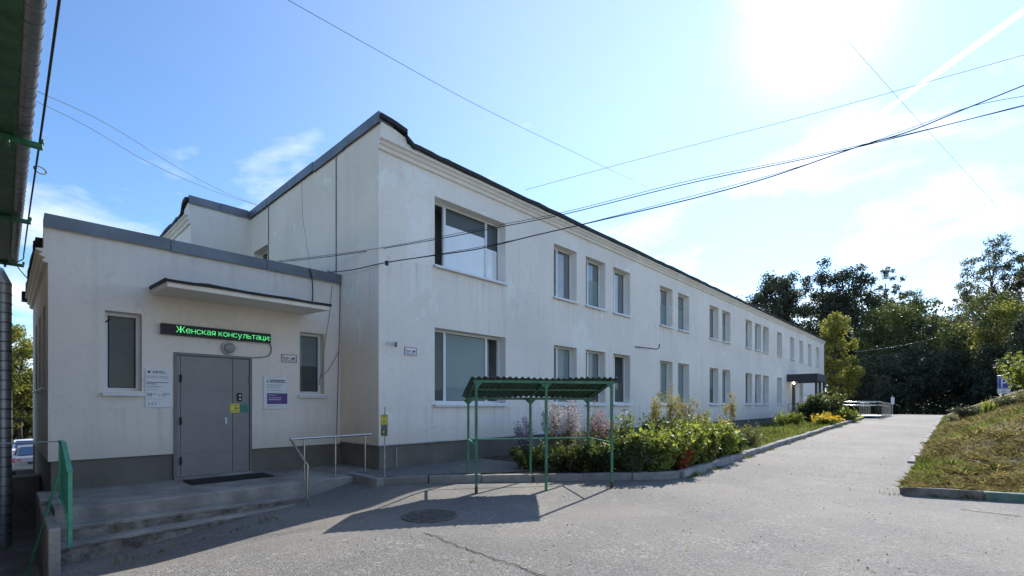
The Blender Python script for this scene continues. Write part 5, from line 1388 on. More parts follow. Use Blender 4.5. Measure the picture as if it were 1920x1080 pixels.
# parking sign on the mound
pk = atd(1880, 718, 21.5)
ps_ = empty('parking_sign', (pk.x, pk.y, mound_z(pk.x, pk.y)), label='blue parking sign with white plate below, half behind leaves', cat='sign')
MB().tube([(pk.x, pk.y, mound_z(pk.x, pk.y) - 0.1), (pk.x, pk.y, pk.z + 0.3)], 0.03, 10).build('post', GALV, ps_)
pc = pk - bk * 0.05
pt = MB().obox(pc, fr * 0.29, bk * 0.008, (0, 0, 0.25)).build('plate', BLUE, ps_)
PQ = lambda a, z: tuple(pc - bk * 0.0105 + fr * a + up * z)
put_text('P', PQ, -0.13, 0.13, -0.19, 0.19, SIGNW, ps_, fit=True)
mb = MB()
for A in ((-.275, .275, .222, .237), (-.275, .275, -.237, -.222), (-.275, -.26, -.222, .222), (.26, .275, -.222, .222)): mb.quad(PQ(A[0], A[2]), PQ(A[1], A[2]), PQ(A[1], A[3]), PQ(A[0], A[3]))
mb.build('border', SIGNW, ps_)
pw_ = pc - up * 0.37
MB().obox(pw_, fr * 0.29, bk * 0.008, (0, 0, 0.105)).build('lower_plate', SIGNW, ps_)
mb = MB(); wheelchair(mb, lambda a, z: tuple(pw_ - bk * 0.0105 + fr * (a - 0.5) * 0.26 + up * (0.5 - z) * 0.20)); mb.build('symbol', SIGNINK, ps_)

# ------------------------------------------------------------------ two parked cars glimpsed through the gap
def car(loc, paint, label, rz):
    """saloon built from lofted sections, x along the car (rear at -x)"""
    root = empty('parked_car', loc, rz, label=label, cat='car', group='cars parked behind the annex')
    ORG[root.name] = Vector((0, 0, 0))
    def loft(secs):
        mb = MB(); prev = None
        for x, ring in secs:
            cur = [(x + dx_, y, z) for y, z, dx_ in ring]
            if prev:
                n = len(cur)
                for i in range(n): mb.quad(prev[i], prev[(i + 1) % n], cur[(i + 1) % n], cur[i])
            else: mb.quad(*cur)
            prev = cur
        mb.quad(*prev); return mb
    def ring(w, z0, z1, r=0.10):
        h = [(-w + r * .5, z0), (-w, z0 + r), (-w - 0.0, (z0 + z1) / 2), (-w + 0.03, z1 - r * .6), (-w + 0.12, z1), (0, z1 + 0.015), (w - 0.12, z1), (w - 0.03, z1 - r * .6), (w, (z0 + z1) / 2), (w, z0 + r), (w - r * .5, z0)]
        return [(y, z, 0) for y, z in h]
    body = loft([(-2.18, ring(0.74, 0.42, 0.72)), (-2.12, ring(0.80, 0.32, 0.90)), (-1.9, ring(0.84, 0.26, 0.96)), (-1.45, ring(0.85, 0.22, 0.97)), (-0.5, ring(0.86, 0.2, 0.93)), (0.8, ring(0.86, 0.2, 0.92)), (1.3, ring(0.85, 0.22, 0.86)), (1.9, ring(0.80, 0.26, 0.74)), (2.12, ring(0.72, 0.34, 0.62))])
    body.build('body', paint, root, smooth=True, autosmooth=50)
    cab = loft([(-1.62, [(y, z, 0) for y, z in ((-.66, .93), (-.64, .96), (0, .97), (.64, .96), (.66, .93))]), (-0.95, [(y, z, 0) for y, z in ((-.70, .93), (-.56, 1.38), (0, 1.41), (.56, 1.38), (.70, .93))]), (0.15, [(y, z, 0) for y, z in ((-.72, .92), (-.56, 1.40), (0, 1.43), (.56, 1.40), (.72, .92))]), (1.05, [(y, z, 0) for y, z in ((-.70, .90), (-.66, .93), (0, .94), (.66, .93), (.70, .90))])])
    cab.build('cabin', paint, root, smooth=True, autosmooth=50)
    gl_ = mat('car_glass', (0.02, 0.045, 0.10), 0.08, var=0.1)
    MB().quad((-1.60, -0.56, 1.0), (-1.60, 0.56, 1.0), (-1.02, 0.49, 1.375), (-1.02, -0.49, 1.375)).extrude([(-1.60, -0.56, 1.0), (-1.60, 0.56, 1.0), (-1.02, 0.49, 1.375), (-1.02, -0.49, 1.375)], (-0.012, 0, 0.018)).build('rear_window', gl_, root)
    MB().extrude([(1.02, -0.58, 0.965), (1.02, 0.58, 0.965), (0.22, 0.50, 1.40), (0.22, -0.50, 1.40)], (0.012, 0, 0.02)).build('windscreen', gl_, root)
    for s_ in (-1, 1):
        MB().extrude([(-1.25, s_ * 0.695, 0.98), (-0.35, s_ * 0.705, 0.98), (-0.35, s_ * 0.60, 1.33), (-0.88, s_ * 0.60, 1.32)], (0, s_ * 0.015, 0.004)).build('side_window', gl_, root)
        MB().extrude([(-0.28, s_ * 0.705, 0.98), (0.75, s_ * 0.70, 0.97), (0.2, s_ * 0.60, 1.335), (-0.28, s_ * 0.60, 1.335)], (0, s_ * 0.015, 0.004)).build('side_window', gl_, root)
        MB().extrude([(-2.135, s_ * 0.50, 0.70), (-2.12, s_ * 0.79, 0.70), (-2.06, s_ * 0.795, 0.88), (-2.10, s_ * 0.50, 0.88)], (-0.05, 0, 0)).build('tail_light', mat('tail_red', (0.45, 0.03, 0.025), 0.25), root)
        MB().extrude([(2.05, s_ * 0.45, 0.58), (2.0, s_ * 0.74, 0.58), (1.93, s_ * 0.76, 0.70), (2.0, s_ * 0.45, 0.70)], (0.05, 0, 0)).build('headlight', PVC, root)
        for xw in (-1.35, 1.35):
            t_ = MB().tube([(xw, s_ * 0.66, 0.31), (xw, s_ * 0.87, 0.31)], 0.31, 22).build('tyre', GASKET, root)
            MB().tube([(xw, s_ * 0.862, 0.31), (xw, s_ * 0.878, 0.31)], (0.20, 0.18), 18).build('rim', GALV, t_)
    MB().box(-2.25, -2.14, -0.78, 0.78, 0.34, 0.54).build('bumper', paint, root, bevel=0.03)
    MB().box(-2.21, -2.19, -0.26, 0.26, 0.60, 0.71).build('number_plate', BLACK, root)
SILVER = mat('silver_car_paint', (0.24, 0.245, 0.25), 0.35, 0.4, var=0.05)
WHITEP = mat('white_car_paint', (0.72, 0.73, 0.73), 0.3, var=0.04)
car((1.12, 36.0, -2.1), SILVER, 'silver saloon with red tail light seen through the left gap', R(90))
car((1.05, 42.0, -2.1), WHITEP, 'white saloon parked beyond the silver one in the left gap', R(90))
# pale lamp post in the gap
pp_ = atd(20, 740, 26)
MB().tube([(pp_.x, pp_.y, -2.1), (pp_.x, pp_.y, 2.4)], (0.07, 0.05), 10).thing('lamp_post', GALV, 'pale thin post among the trees in the left gap', 'post', smooth=True)
# ------------------------------------------------------------------ vegetation
def rand_unit(q, n):
    a = q.normal(size=(n, 3)); return a / np.linalg.norm(a, axis=1, keepdims=True)
def leaves(q, P, size, asp=0.5, droop=0.0, upright=0.0, dirs=None):
    """one folded four-cornered leaf at each point"""
    n = len(P); t = rand_unit(q, n) if dirs is None else dirs + 0.45 * rand_unit(q, n)
    t[:, 2] += upright - droop; t /= np.linalg.norm(t, axis=1, keepdims=True)
    b = np.cross(t, rand_unit(q, n)); b /= np.linalg.norm(b, axis=1, keepdims=True) + 1e-9
    nn = np.cross(t, b)
    L = size * q.uniform(0.6, 1.35, (n, 1)); W_ = L * asp * 0.5 * q.uniform(0.8, 1.2, (n, 1))
    v0 = P; v2 = P + t * L; m_ = P + t * L * 0.45 + nn * L * 0.07
    V = np.stack([v0, m_ + b * W_, v2, m_ - b * W_], 1).reshape(-1, 3)
    F = np.arange(4 * n).reshape(n, 4)
    return V, F

def crown_tree(name, label, base, H, rad, cb, m, seed, n=7000, leaf=0.32, clumps=46, sparse=1.0, group=None, cat='tree', trunk_r=None, lean=0.0, pw=0.92, narrow=0.0):
    """tapered trunk, limbs reaching to leaf clumps, ragged crown"""
    q = np.random.default_rng(seed); qr = random.Random(seed)
    root = empty(name, base, qr.uniform(0, 6.28), label=label, cat=cat, group=group)
    ORG[root.name] = Vector((0, 0, 0))
    c0 = H * cb; hz_ = (H - c0) / 2; cz = c0 + hz_
    d = rand_unit(q, clumps); rr = q.uniform(0.15, 1.0, clumps) ** 0.45
    bumpy = 1 + 0.22 * np.array([mnoise.noise(Vector(x) * 1.7 + Vector((seed, 0, 0))) for x in d])
    C = d * (rr * bumpy)[:, None]
    zt_ = C[:, 2]
    wid = 1 - narrow * np.clip((zt_ + 1) / 2, 0, 1)
    C = np.stack([C[:, 0] * rad * wid, C[:, 1] * rad * wid, cz + C[:, 2] * hz_ * 0.95], 1)
    cr_ = rad * q.uniform(0.18, 0.38, clumps) * sparse
    C[:, 2] += (C[:, 2] - C[:, 2].min()) / (C[:, 2].max() - C[:, 2].min()) * (H - 0.3 * rad * sparse * pw - C[:, 2].max())
    per = np.maximum(4, (n * cr_ ** 2 / (cr_ ** 2).sum()).astype(int))
    P = []
    for c, r_, k_ in zip(C, cr_, per):
        p = rand_unit(q, k_) * (q.uniform(0, 1, (k_, 1)) ** 0.58) * r_ * 1.15; p[:, 2] *= pw
        P.append(p + c)
    P = np.concatenate(P); P[:, 2] = np.maximum(P[:, 2], 0.12)
    V, F = leaves(q, P, leaf, 0.62, droop=0.15)
    fastmesh('crown', V, F, m, root)
    tr = trunk_r or H * 0.014
    mb = MB(); top = Vector((lean, 0, H * 0.86))
    tp = [Vector((0.25 * math.sin(i * 1.7 + seed) * (i / 8) + lean * (i / 8) ** 2, 0.25 * math.cos(i * 1.3 + seed) * (i / 8), H * 0.88 * i / 8)) for i in range(9)]
    mb.tube(tp, [tr * (1.25 if i == 0 else 1) * (1 - 0.85 * i / 8) for i in range(9)], 8)
    for c in sorted(C.tolist(), key=lambda x: x[2])[:: max(1, clumps // 40)]:
        c = Vector(c); hz2_ = max(0.18 * H, c.z - 0.35 * rad - 0.1 * H * qr.random()); i = min(7, max(0, int(hz2_ / (H * 0.88) * 8)))
        s_ = tp[i].lerp(tp[i + 1], 0.5); mid = s_.lerp(c, 0.5) + Vector((0, 0, -0.05 * rad)); r0 = tr * (1 - 0.85 * (i + 0.5) / 8) * 0.5
        mb.tube([s_, mid, c], [r0, r0 * 0.6, r0 * 0.18], 5)
    mb.build('trunk', BARK, root, smooth=True)
    return root

# trees beyond the drive: x, y of the top in the photograph, distance, half width
TR = [
 (1452, 508, 62, 44, .25, LF_DARK, 'round dark tree above the roof end, leftmost of the dark trees', 20000, .27, 80, 1.0),
 (1540, 484, 65, 48, .20, LF_DARK, 'tall dark tree with open crown, middle of the dark trees', 21000, .27, 85, .9),
 (1603, 493, 62, 42, .20, LF_DARK, 'tall dense dark tree, rightmost of the three dark trees', 21000, .27, 80, 1.05),
 (1664, 498, 66, 36, .25, LF_GREY, 'slender grey green tree with thin top right of the dark trees', 9000, .20, 80, .5),
 (1650, 565, 57, 56, .08, LF_MID, 'broad mid green tree below the slender grey one', 17000, .23, 90, .8),
 (1708, 538, 60, 52, .12, LF_MID, 'mid green tree with yellowish top in the row beyond the drive', 16000, .23, 90, .75),
 (1752, 586, 58, 44, .10, LF_GREY, 'grey green tree with ragged top beyond the drive end', 12000, .22, 80, .7),
 (1792, 600, 55, 46, .08, LF_YEL, 'yellow green tree in the dip of the tree line', 13000, .21, 80, .75),
 (1858, 446, 62, 66, .28, LF_GREY, 'tall airy grey tree reaching highest on the right', 17000, .21, 130, .42),
 (1935, 458, 58, 56, .22, LF_GREY, 'tall airy tree cut by the right edge', 13000, .21, 110, .45),
 (1848, 540, 50, 72, .06, LF_MID, 'broad green tree in front of the airy tall ones', 20000, .21, 110, .75),
 (1915, 556, 46, 58, .06, LF_YEL, 'yellow green tree at the right edge below the airy tree', 15000, .2, 90, .75),
]
def tree_at(i, x, yt, d, hw, cb, m, label, n, leaf, clumps, sparse, **k):
    p = atd(x, yt, d); base = Vector((p.x, p.y, 0.1)); H = p.z - base.z; rad = hw * d / FPX
    return crown_tree('broadleaf_tree', label, base, H, rad, cb, m, 100 + i * 7, n, leaf, clumps, sparse, group='trees beyond the drive', **k)
for i, t in enumerate(TR): tree_at(i, *t)
tree_at(30, 1568, 584, 47, 44, .04, LF_YEL, 'yellowing bushy tree right behind the far end of the white building', 15000, .20, 80, .75, narrow=0.35)
tree_at(31, 1625, 655, 48, 30, .05, LF_GREY, 'greyish shrub like tree right of the yellowing tree', 4500, .20, 34, .7)
UN = [(1605, 690, 52, 44), (1655, 662, 51, 50), (1712, 640, 52, 54), (1768, 632, 52, 52), (1822, 640, 50, 54), (1880, 640, 46, 52), (1940, 640, 42, 50)]
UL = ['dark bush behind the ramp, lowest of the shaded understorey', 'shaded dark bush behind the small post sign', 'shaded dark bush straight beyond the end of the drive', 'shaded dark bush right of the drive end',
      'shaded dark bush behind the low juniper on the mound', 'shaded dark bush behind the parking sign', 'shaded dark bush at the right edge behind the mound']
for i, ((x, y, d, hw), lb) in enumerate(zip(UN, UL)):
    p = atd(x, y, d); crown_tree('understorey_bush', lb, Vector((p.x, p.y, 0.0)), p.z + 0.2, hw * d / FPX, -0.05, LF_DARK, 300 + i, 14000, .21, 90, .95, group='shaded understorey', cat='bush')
p = atd(1925, 585, 34); crown_tree('conifer_tree', 'dark feathery conifer at the right edge behind the yellow bush', Vector((p.x, p.y, 0.6)), p.z - 0.6, 1.9, .05, LF_DARK, 404, 8000, .2, 60, .7, narrow=0.7, group='trees beyond the drive')
# a closed wood further back, too far to tell its trees apart
q = np.random.default_rng(77); P = []
for i in range(210):
    x = q.uniform(1380, 2150); d = q.uniform(75, 95); c = atd(x, q.uniform(572, 760), d)
    r_ = q.uniform(2.0, 3.6); k_ = 190; P.append(np.array(c)[None] + rand_unit(q, k_) * (q.uniform(0, 1, (k_, 1)) ** .4) * r_)
P = np.concatenate(P); V, F = leaves(q, P, 0.55, 0.7)
tag(fastmesh('distant_wood', V, F, LF_DARK, kind='stuff'), 'dark distant wood closing the view beyond the drive', 'wood')

# trees in the left gap
for i, (x, y, d, hw, cb, m, lb) in enumerate(((38, 608, 47, 46, .10, LF_YEL, 'sunlit yellow green tree in the gap left of the annex'), (10, 615, 52, 48, .05, LF_MID, 'green tree at the left edge behind the upright duct'), (62, 700, 50, 30, .02, LF_MID, 'darker low tree behind the parked cars'), (25, 740, 49, 34, .0, LF_DARK, 'dark bush behind the white parked car'))):
    p = atd(x, y, d); crown_tree('broadleaf_tree', lb, Vector((p.x, p.y, -2.1)), p.z + 2.1, hw * d / FPX, cb, m, 500 + i, 12000, .24, 70, .9, group='trees in the left gap')

# ------------------------------------------------------------------ bed plants
def stems(q, n, h, spread, bend=0.25):
    out = []
    for i in range(n):
        a = q.uniform(0, 6.28); r0 = spread * 0.45 * math.sqrt(q.uniform()); r1 = spread * math.sqrt(q.uniform()); hh = h * q.uniform(0.55, 1.0) * (1.18 if q.uniform() > 0.88 else 1)
        a2 = a + q.uniform(-.6, .6)
        p0 = np.array([r0 * math.cos(a), r0 * math.sin(a), -0.03]); p3 = np.array([r1 * math.cos(a2), r1 * math.sin(a2), hh * (1 - 0.18 * (r1 / spread) ** 2)])
        mid = (p0 + p3) / 2 + np.array([q.uniform(-1, 1), q.uniform(-1, 1), 0.3]) * bend * spread * 0.4
        out.append([(1 - t) ** 2 * p0 + 2 * t * (1 - t) * mid + t * t * p3 for t in np.linspace(0, 1, 6)])
    return out
def plant(name, label, u, v, h, spread, nst, nleaf, leaf, asp, m, seed, z=None, flower=None, cat='shrub', group=None, lo=0.12, stem_r=0.006, droop=0.1, upright=0.0, zf=None):
    q = np.random.default_rng(seed)
    z = (zf or lawn_z)(u, v) - 0.01 if z is None else z
    root = empty(name, (u, v, z), 0, label=label, cat=cat, group=group); ORG[root.name] = Vector((0, 0, 0))
    S = stems(q, nst, h, spread); mb = MB()
    for s_ in S: mb.tube(s_, [stem_r * (1 - 0.7 * i / 5) for i in range(6)], 4, cap=False)
    mb.build('stems', STEMM, root)
    P = []
    for s_ in S:
        s_ = np.array(s_); k_ = max(2, nleaf // nst); t = lo + (1 - lo) * q.uniform(0, 1, k_) ** 0.75
        i = np.minimum((t * 5).astype(int), 4); f = (t * 5 - i)[:, None]
        P.append(s_[i] * (1 - f) + s_[i + 1] * f + q.normal(0, 1, (k_, 3)) * leaf * 0.45)
    P = np.concatenate(P); P[:, 2] = np.maximum(P[:, 2], 0.02)
    V, F = leaves(q, P, leaf, asp, droop=droop, upright=upright); fastmesh('foliage', V, F, m, root)
    if flower:
        fm, nf, fs, zone = flower; P = []
        for s_ in S:
            e = np.array(s_[-1]); b = np.array(s_[-2]); k_ = max(1, nf // nst)
            t = q.uniform(0, 1, (k_, 1)); P.append(e * t + (e - (e - b) * zone) * (1 - t) + q.normal(0, 1, (k_, 3)) * np.array([fs * 1.6, fs * 1.6, fs * 1.0]))
        P = np.concatenate(P); P = np.repeat(P, 5, 0) + q.normal(0, fs * 0.15, (len(P) * 5, 3))
        V, F = leaves(q, P, fs, 0.55, upright=0.4); fastmesh('flowers', V, F, fm, root)
    return root
def at_ground(x, y):
    z = 0.12
    for _ in range(8):
        u, v = onZ(x, y, z); z = lawn_z(u, v) if u > 4.8 else 0.1
    return u, v
# name, label, px x, px y of the foot, height, spread, stems, leaves, leaf size, aspect, material, flower
BED = [
 ('aster_plant', 'small lilac aster clump left of the rear shelter post', 982, 868, 0.92, .22, 22, 700, .05, .35, LF_BEDD, (LF_LILAC, 700, .028, 1.0)),
 ('aster_plant', 'largest lilac aster clump behind the middle shelter post', 1052, 868, 1.32, .50, 70, 3800, .055, .25, LF_STRAW, (LF_LILAC, 1400, .025, 1.1)),
 ('aster_plant', 'pinkish aster clump behind the right rear shelter post', 1124, 870, 1.12, .36, 50, 2200, .055, .3, LF_BEDD, (LF_PINK, 650, .025, .8)),
 ('leafy_shrub', 'dark leafy plant at the left end of the flower bed', 1000, 878, 0.55, .42, 26, 1500, .09, .55, LF_BEDD, None),
 ('leafy_shrub', 'dark green shrub at the foot of the largest asters', 1065, 882, 0.62, .45, 30, 1900, .085, .5, LF_BEDD, None),
 ('leafy_shrub', 'dark shrub between right rear and right front shelter posts', 1128, 884, 0.66, .40, 28, 1700, .085, .5, LF_BEDD, None),
 ('leafy_shrub', 'dusty green shrub just right of the right front shelter post', 1178, 884, 0.86, .42, 34, 2300, .085, .5, LF_BEDD, None),
 ('leafy_shrub', 'thin tall plant rising above the shrub right of the shelter', 1166, 862, 1.28, .24, 16, 620, .085, .5, LF_BED, None),
 ('leafy_shrub', 'light green shrub third of the way along the bed', 1222, 884, 0.92, .45, 36, 2500, .095, .55, LF_BED, None),
 ('leafy_shrub', 'brightest yellow green shrub in the middle of the bed', 1272, 876, 0.95, .48, 38, 2600, .10, .6, LF_BED, None),
 ('leafy_shrub', 'yellow green shrub behind the red flowers', 1318, 868, 0.92, .46, 36, 2400, .095, .6, LF_BED, None),
 ('leafy_shrub', 'green shrub left of the small dark gap near the bed end', 1352, 856, 0.90, .46, 34, 2200, .095, .55, LF_BED, None),
 ('leafy_shrub', 'dark leafy plant low in front of the bed end', 1372, 850, 0.62, .40, 28, 1700, .10, .6, LF_BEDD, None),
 ('leafy_shrub', 'straw coloured fading plant closing the bed beside the lawn', 1398, 838, 0.68, .42, 40, 1700, .085, .3, LF_STRAW, None),
 ('red_flower', 'red leaved flower at the front kerb of the bed', 1302, 882, 0.56, .20, 16, 190, .085, .4, LF_RED, None),
 ('leafy_shrub', 'low green plant in front of the brightest shrub', 1252, 888, 0.48, .36, 26, 1300, .085, .5, LF_BED, None),
 ('leafy_shrub', 'low dark plant behind the kerb corner', 1210, 889, 0.42, .34, 22, 1100, .075, .45, LF_BEDD, None),
 ('leafy_shrub', 'broad green shrub in the second row of the bed', 1240, 852, 1.02, .55, 40, 2500, .09, .5, LF_BEDD, None),
 ('leafy_shrub', 'green shrub in the second row behind the yellow green ones', 1310, 842, 1.00, .55, 40, 2500, .09, .5, LF_BED, None),
 ('goldenrod_plant', 'drooping ochre goldenrod, left of the three above the bed', 1232, 842, 1.52, .26, 9, 520, .10, .22, LF_STRAW, (LF_OCHRE, 480, .032, 1.4)),
 ('goldenrod_plant', 'upright ochre goldenrod, middle of the three above the bed', 1262, 842, 1.62, .26, 9, 560, .10, .22, LF_STRAW, (LF_OCHRE, 480, .032, 1.4)),
 ('goldenrod_plant', 'widest ochre goldenrod, right of the three above the bed', 1290, 838, 1.46, .40, 14, 700, .10, .22, LF_STRAW, (LF_OCHRE, 460, .03, 1.4)),
 ('goldenrod_plant', 'single thin goldenrod standing alone at the right end of the bed', 1366, 822, 1.62, .22, 8, 330, .10, .22, LF_STRAW, (LF_OCHRE, 360, .035, 0.8)),
 ('goldenrod_plant', 'short ochre goldenrod between the tall group and the single one', 1316, 832, 1.12, .24, 10, 420, .09, .22, LF_STRAW, (LF_OCHRE, 260, .03, 1.0)),
 ('wispy_plant', 'wispy straw stems between the asters and the right front post', 1096, 876, 0.95, .30, 40, 900, .06, .2, LF_STRAW, None),
 ('wispy_plant', 'wispy dry stems in front of the dusty green shrub', 1192, 888, 0.62, .30, 36, 700, .06, .2, LF_STRAW, None),
 ('pink_flower', 'small pink flowers low beside the kerb corner', 1236, 888, 0.42, .26, 26, 500, .05, .3, LF_BEDD, (LF_PINK, 60, .028, .3)),
 ('wispy_plant', 'thin straw stems right of the red flower', 1330, 866, 0.66, .26, 30, 560, .06, .2, LF_STRAW, None),
 ('red_flower', 'few red flowers low behind the asters', 1040, 874, 0.55, .22, 16, 260, .06, .35, LF_BEDD, (LF_RED, 26, .03, .4)),
 ('leafy_shrub', 'reddish fading plant below the single goldenrod', 1354, 836, 0.98, .26, 20, 800, .08, .4, LF_OCHRE, None),
]
for i, (nm, lb, x, y, h, sp_, ns_, nl, lf, asp, m, fl) in enumerate(BED):
    u, v = at_ground(x, y); v = max(v, kerb_v(u) + (0.14 if nm in ('red_flower', 'pink_flower', 'wispy_plant') else 0.36))
    if nm in ('goldenrod_plant', 'aster_plant'): h *= 1.16
    plant(nm, lb, u, v, h, sp_ * (1.18 if nm == 'leafy_shrub' else 1.0), int(ns_ * 1.3), int(nl * (1.55 if nm == 'leafy_shrub' else 1)), lf * ((0.78, 0.95, 1.1)[i % 3] if nm == 'leafy_shrub' else 1), asp, m, 40 + i, flower=fl, cat='shrub' if nm == 'leafy_shrub' else 'flower', group='plants in the flower bed')
FAR = [
 ('flower_clump', 'orange flower clump nearest the wall beyond the lawn', 1462, 792, 0.55, .5, 40, 1100, .12, .35, LF_BED, (LF_GOLD, 160, .06, .3)),
 ('flower_clump', 'green leafy clump in front of the pink flowers', 1478, 800, 0.75, .7, 50, 2200, .13, .35, LF_BED, None),
 ('flower_clump', 'pink flower clump before the far entrance', 1502, 794, 0.95, .65, 46, 1600, .12, .35, LF_STRAW, (LF_PINK, 260, .055, .5)),
 ('leafy_shrub', 'dark shrub in front of the far entrance posts', 1524, 793, 1.5, .75, 44, 3200, .17, .6, LF_BEDD, None),
 ('leafy_shrub', 'tall sparkling shrub hiding the start of the ramp', 1552, 791, 1.75, .95, 50, 3300, .17, .55, LF_MID, None),
 ('flower_clump', 'bright orange yellow flower clump at the far kerb', 1553, 797, 0.50, .6, 44, 1200, .12, .4, LF_BED, (LF_GOLD, 200, .06, .25)),
 ('flower_clump', 'light green leafy clump between orange flowers and ramp', 1586, 789, 0.62, .8, 46, 1700, .2, .4, LF_BED, None),
 ('leafy_shrub', 'small green shrub left of the far entrance steps', 1497, 786, 1.25, .5, 30, 1500, .16, .6, LF_BEDD, None),
]
for i, (nm, lb, x, y, h, sp_, ns_, nl, lf, asp, m, fl) in enumerate(FAR):
    u, v = at_ground(x, y); u = min(u, 34.2); v = max(v, kerb_v(u) + 0.4)
    plant(nm, lb, u, v, h, sp_, ns_, nl, lf, asp, m, 140 + i, flower=fl, cat='shrub' if nm == 'leafy_shrub' else 'flower', group='plants by the far entrance')

# plants on the mound
def on_mound(x, d):
    a, b, _ = ray(x, 758); return a * d, b * d
u, v = on_mound(1822, 19.0); pj = plant('juniper_bush', 'low dark juniper cushion on the crest of the mound', u, v, 0.42, .62, 60, 2600, .10, .25, LF_DARK, 201, zf=mound_z, cat='bush')
u, v = on_mound(1796, 19.5); plant('pale_weed', 'small pale weed at the left foot of the juniper', u, v, 0.22, .35, 20, 420, .10, .4, LF_GREY, 202, zf=mound_z, cat='weed')
u, v = on_mound(1853, 18.0)
q = np.random.default_rng(5); mb = MB(); zb_ = mound_z(u, v)
for i in range(60):
    a = q.uniform(0, 6.28); L = q.uniform(.35, .62); c = Vector((u + q.normal(0, .09), v + q.normal(0, .09), zb_ - 0.03)); d = Vector((math.cos(a), math.sin(a), 0)); w_ = Vector((-d.y, d.x, 0)) * 0.016
    o1 = q.uniform(.08, .45); p = [c, c + d * L * o1 * .4 + up * L * .6, c + d * L * o1 + up * L * .93]
    mb.quad(p[0] - w_, p[0] + w_, p[1] + w_, p[1] - w_); mb.quad(p[1] - w_, p[1] + w_, p[2])
mb.thing('iris_plant', LF_BED, 'yellow green sword leaved iris right of the juniper', 'plant')
u, v = on_mound(1942, 17.0); plant('yellow_bush', 'yellow green leafy bush overhanging the parking sign', u, v, 1.75, 1.05, 44, 1900, .15, .62, LF_BED, 204, zf=mound_z, cat='bush', lo=0.3)
u, v = on_mound(1890, 17.5); plant('pale_weed', 'pale weeds at the foot of the yellow bush', u, v, 0.35, .45, 26, 520, .12, .4, LF_GREY, 205, zf=mound_z, cat='weed')

# ------------------------------------------------------------------ grass
def blades(name, label, P, hgt, wid, m, seed, spread=0.5):
    q = np.random.default_rng(seed); n = len(P)
    a = q.uniform(0, 6.28, n); tuft = np.array([0.5 + 1.3 * max(0, mnoise.noise(Vector((x * 2.3, y * 2.3, 9)))) + 0.9 * max(0, mnoise.noise(Vector((x * 6, y * 6, 2)))) for x, y, _ in P]); L = hgt * q.uniform(0.5, 1.5, n) * tuft; w_ = wid * q.uniform(.7, 1.3, n)
    d = np.stack([np.cos(a), np.sin(a), np.zeros(n)], 1); s_ = np.stack([-np.sin(a), np.cos(a), np.zeros(n)], 1)
    lean = q.uniform(0.05, spread, n)[:, None] * L[:, None]
    tip = P + d * lean + np.array([0, 0, 1]) * (L * 0.9)[:, None]
    mid = P + d * lean * 0.35 + np.array([0, 0, 1]) * (L * 0.55)[:, None]
    V = np.stack([P - s_ * w_[:, None] / 2, P + s_ * w_[:, None] / 2, mid + s_ * w_[:, None] * .4, tip, mid - s_ * w_[:, None] * .4], 1).reshape(-1, 3)
    F = np.arange(5 * n).reshape(n, 5)
    return tag(fastmesh(name, V, F, m, kind='stuff'), label, 'grass')
q = np.random.default_rng(31); P = []
while len(P) < 42000:
    u = 12.4 + 22.5 * q.uniform() ** 1.35; kv = kerb_v(u) + 0.08; v = kv + (V0 - 0.1 - kv) * q.uniform()
    if u < 13.8 and q.uniform() > 0.5: continue
    P.append((u, v, lawn_z(u, v) - 0.005))
blades('lawn_grass', 'green lawn grass between flower bed and far entrance', np.array(P), 0.14, 0.014, LF_LAWN, 1)
G, D = [], []
while len(G) + len(D) < 120000:
    u = 9.95 + 26 * q.uniform() ** 2.1; v = M_EDGE - 0.03 - (0.5 + u * 0.12) * 2.2 * q.uniform() ** 1.1
    if u < mound_front(v) + 0.03: continue
    t = mnoise.noise(Vector((u * 0.35, v * 0.55, 4.0))) + 0.45 * mnoise.noise(Vector((u * 1.7, v * 1.7, 1.0))) + q.normal(0, .16)
    t += 0.62 * math.exp(-max(0, M_EDGE - v) / 0.45) + 0.10 * (u > 15) - 0.34
    (G if t > 0.12 else D).append((u, v, mound_z(u, v) - 0.006))
blades('mound_green_grass', 'green tufts of grass along the mound', np.array(G), 0.095, 0.008, LF_LAWN, 2, 0.7)
blades('mound_dry_grass', 'dry brown grass matted over the mound', np.array(D), 0.08, 0.008, LF_DRY, 3, 2.0)
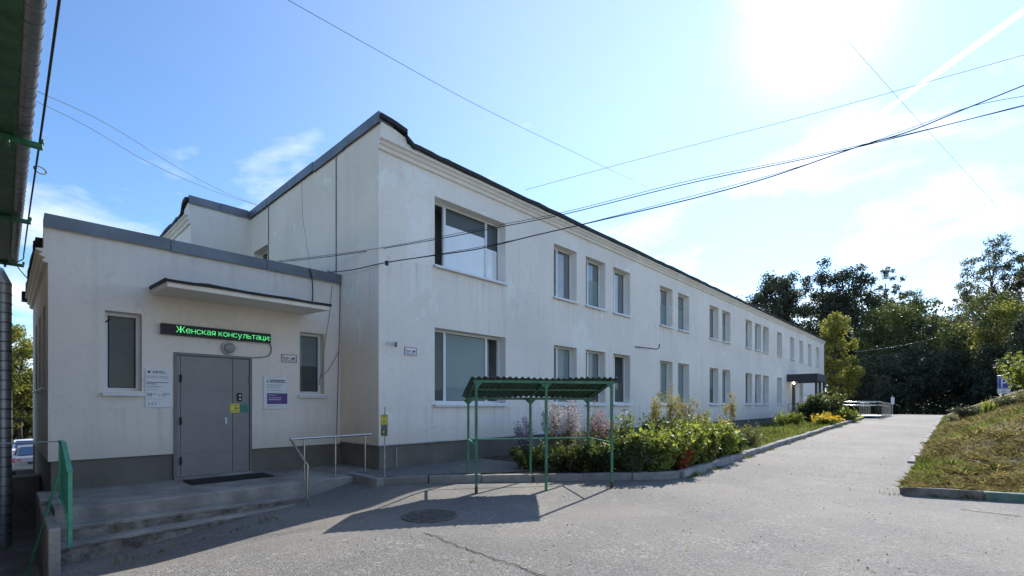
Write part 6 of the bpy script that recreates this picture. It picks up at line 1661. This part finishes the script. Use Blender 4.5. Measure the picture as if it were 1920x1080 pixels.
# weeds in the kerb joints
P = []
for _ in range(46):
    t = q.uniform(); u = 9.2 + 24 * t ** 1.2; v = kerb_v(u) - 0.10 - abs(q.normal(0, .04)); k_ = q.integers(10, 46)
    for _ in range(k_):
        a, b = u + q.normal(0, .10), v + q.normal(0, .035); P.append((a, b, g(a, b) - 0.002))
for _ in range(14):
    u = q.uniform(mound_front(.7) - .2, mound_front(-3)); v = .71 - (u - 9.95) / .31 
    u -= 0.17
    for _ in range(14):
        a, b = u + q.normal(0, .03), v + q.normal(0, .07); P.append((a, b, g(a, b) - 0.002))
for _ in range(10):
    u = q.uniform(0.9, 3.2)
    for _ in range(7):
        a, b = u + q.normal(0, .08), 7.58 + q.normal(0, .03); P.append((a, b, g(a, b)))
blades('kerb_weeds', 'small weeds growing in the joint along the kerbs', np.array(P), 0.07, 0.012, LF_LAWN, 4, 1.0)
# fallen leaves
q = np.random.default_rng(8); P = []
while len(P) < 170:
    u, v = q.uniform(2, 22), q.uniform(0.8, 7)
    if v > kerb_v(max(u, 4.8)) - 0.2 and u > 4.6: continue
    P.append((u, v, g(u, v) + 0.012 + 0.012 * nz(u, v, 0.5, 1)))
P = np.array(P); dirs = rand_unit(q, len(P)); dirs[:, 2] *= 0.1
V, F = leaves(q, P, 0.035, 0.6, dirs=dirs); V[:, 2] = np.clip(V[:, 2], None, 9)
tag(fastmesh('fallen_leaves', V, F, LF_DRY, kind='stuff'), 'few small dry leaves fallen on the asphalt', 'leaves')

# litter on the mound: pale leaves and a few dry sticks
q = np.random.default_rng(18); P = []
while len(P) < 260:
    u = 10.3 + 9 * q.uniform() ** 1.6; v = 0.5 - (0.5 + u * 0.12) * 1.9 * q.uniform()
    if u < mound_front(v) + 0.15: continue
    P.append((u, v, mound_z(u, v) + 0.03))
P = np.array(P); dirs = rand_unit(q, len(P)); dirs[:, 2] *= 0.2
V, F = leaves(q, P, 0.055, 0.6, dirs=dirs)
tag(fastmesh('mound_litter', V, F, LF_STRAW, kind='stuff'), 'pale dry leaves lying on the mound', 'leaves')
for i, (x, y, d, L, a) in enumerate(((1835, 856, 9.6, .75, 0.4), (1790, 862, 10.2, .4, 1.3), (1905, 842, 9.2, .9, 2.9))):
    u, v = onZ(x, y, 0.45); z = mound_z(u, v) + 0.035; dr_ = Vector((math.cos(a), math.sin(a), 0)) * L / 2
    MB().tube([(u - dr_.x, v - dr_.y, mound_z(u - dr_.x, v - dr_.y) + 0.03), (u, v, z + 0.02), (u + dr_.x, v + dr_.y, mound_z(u + dr_.x, v + dr_.y) + 0.03)], (0.012, 0.01, 0.006), 5).thing('dry_stick', mat('dry_wood', (0.33, 0.28, 0.2), 0.9), ['longest dry stick lying in the brown middle of the mound', 'short dry stick near the left of the mound', 'dry stick at the right edge of the mound'][i], 'stick')
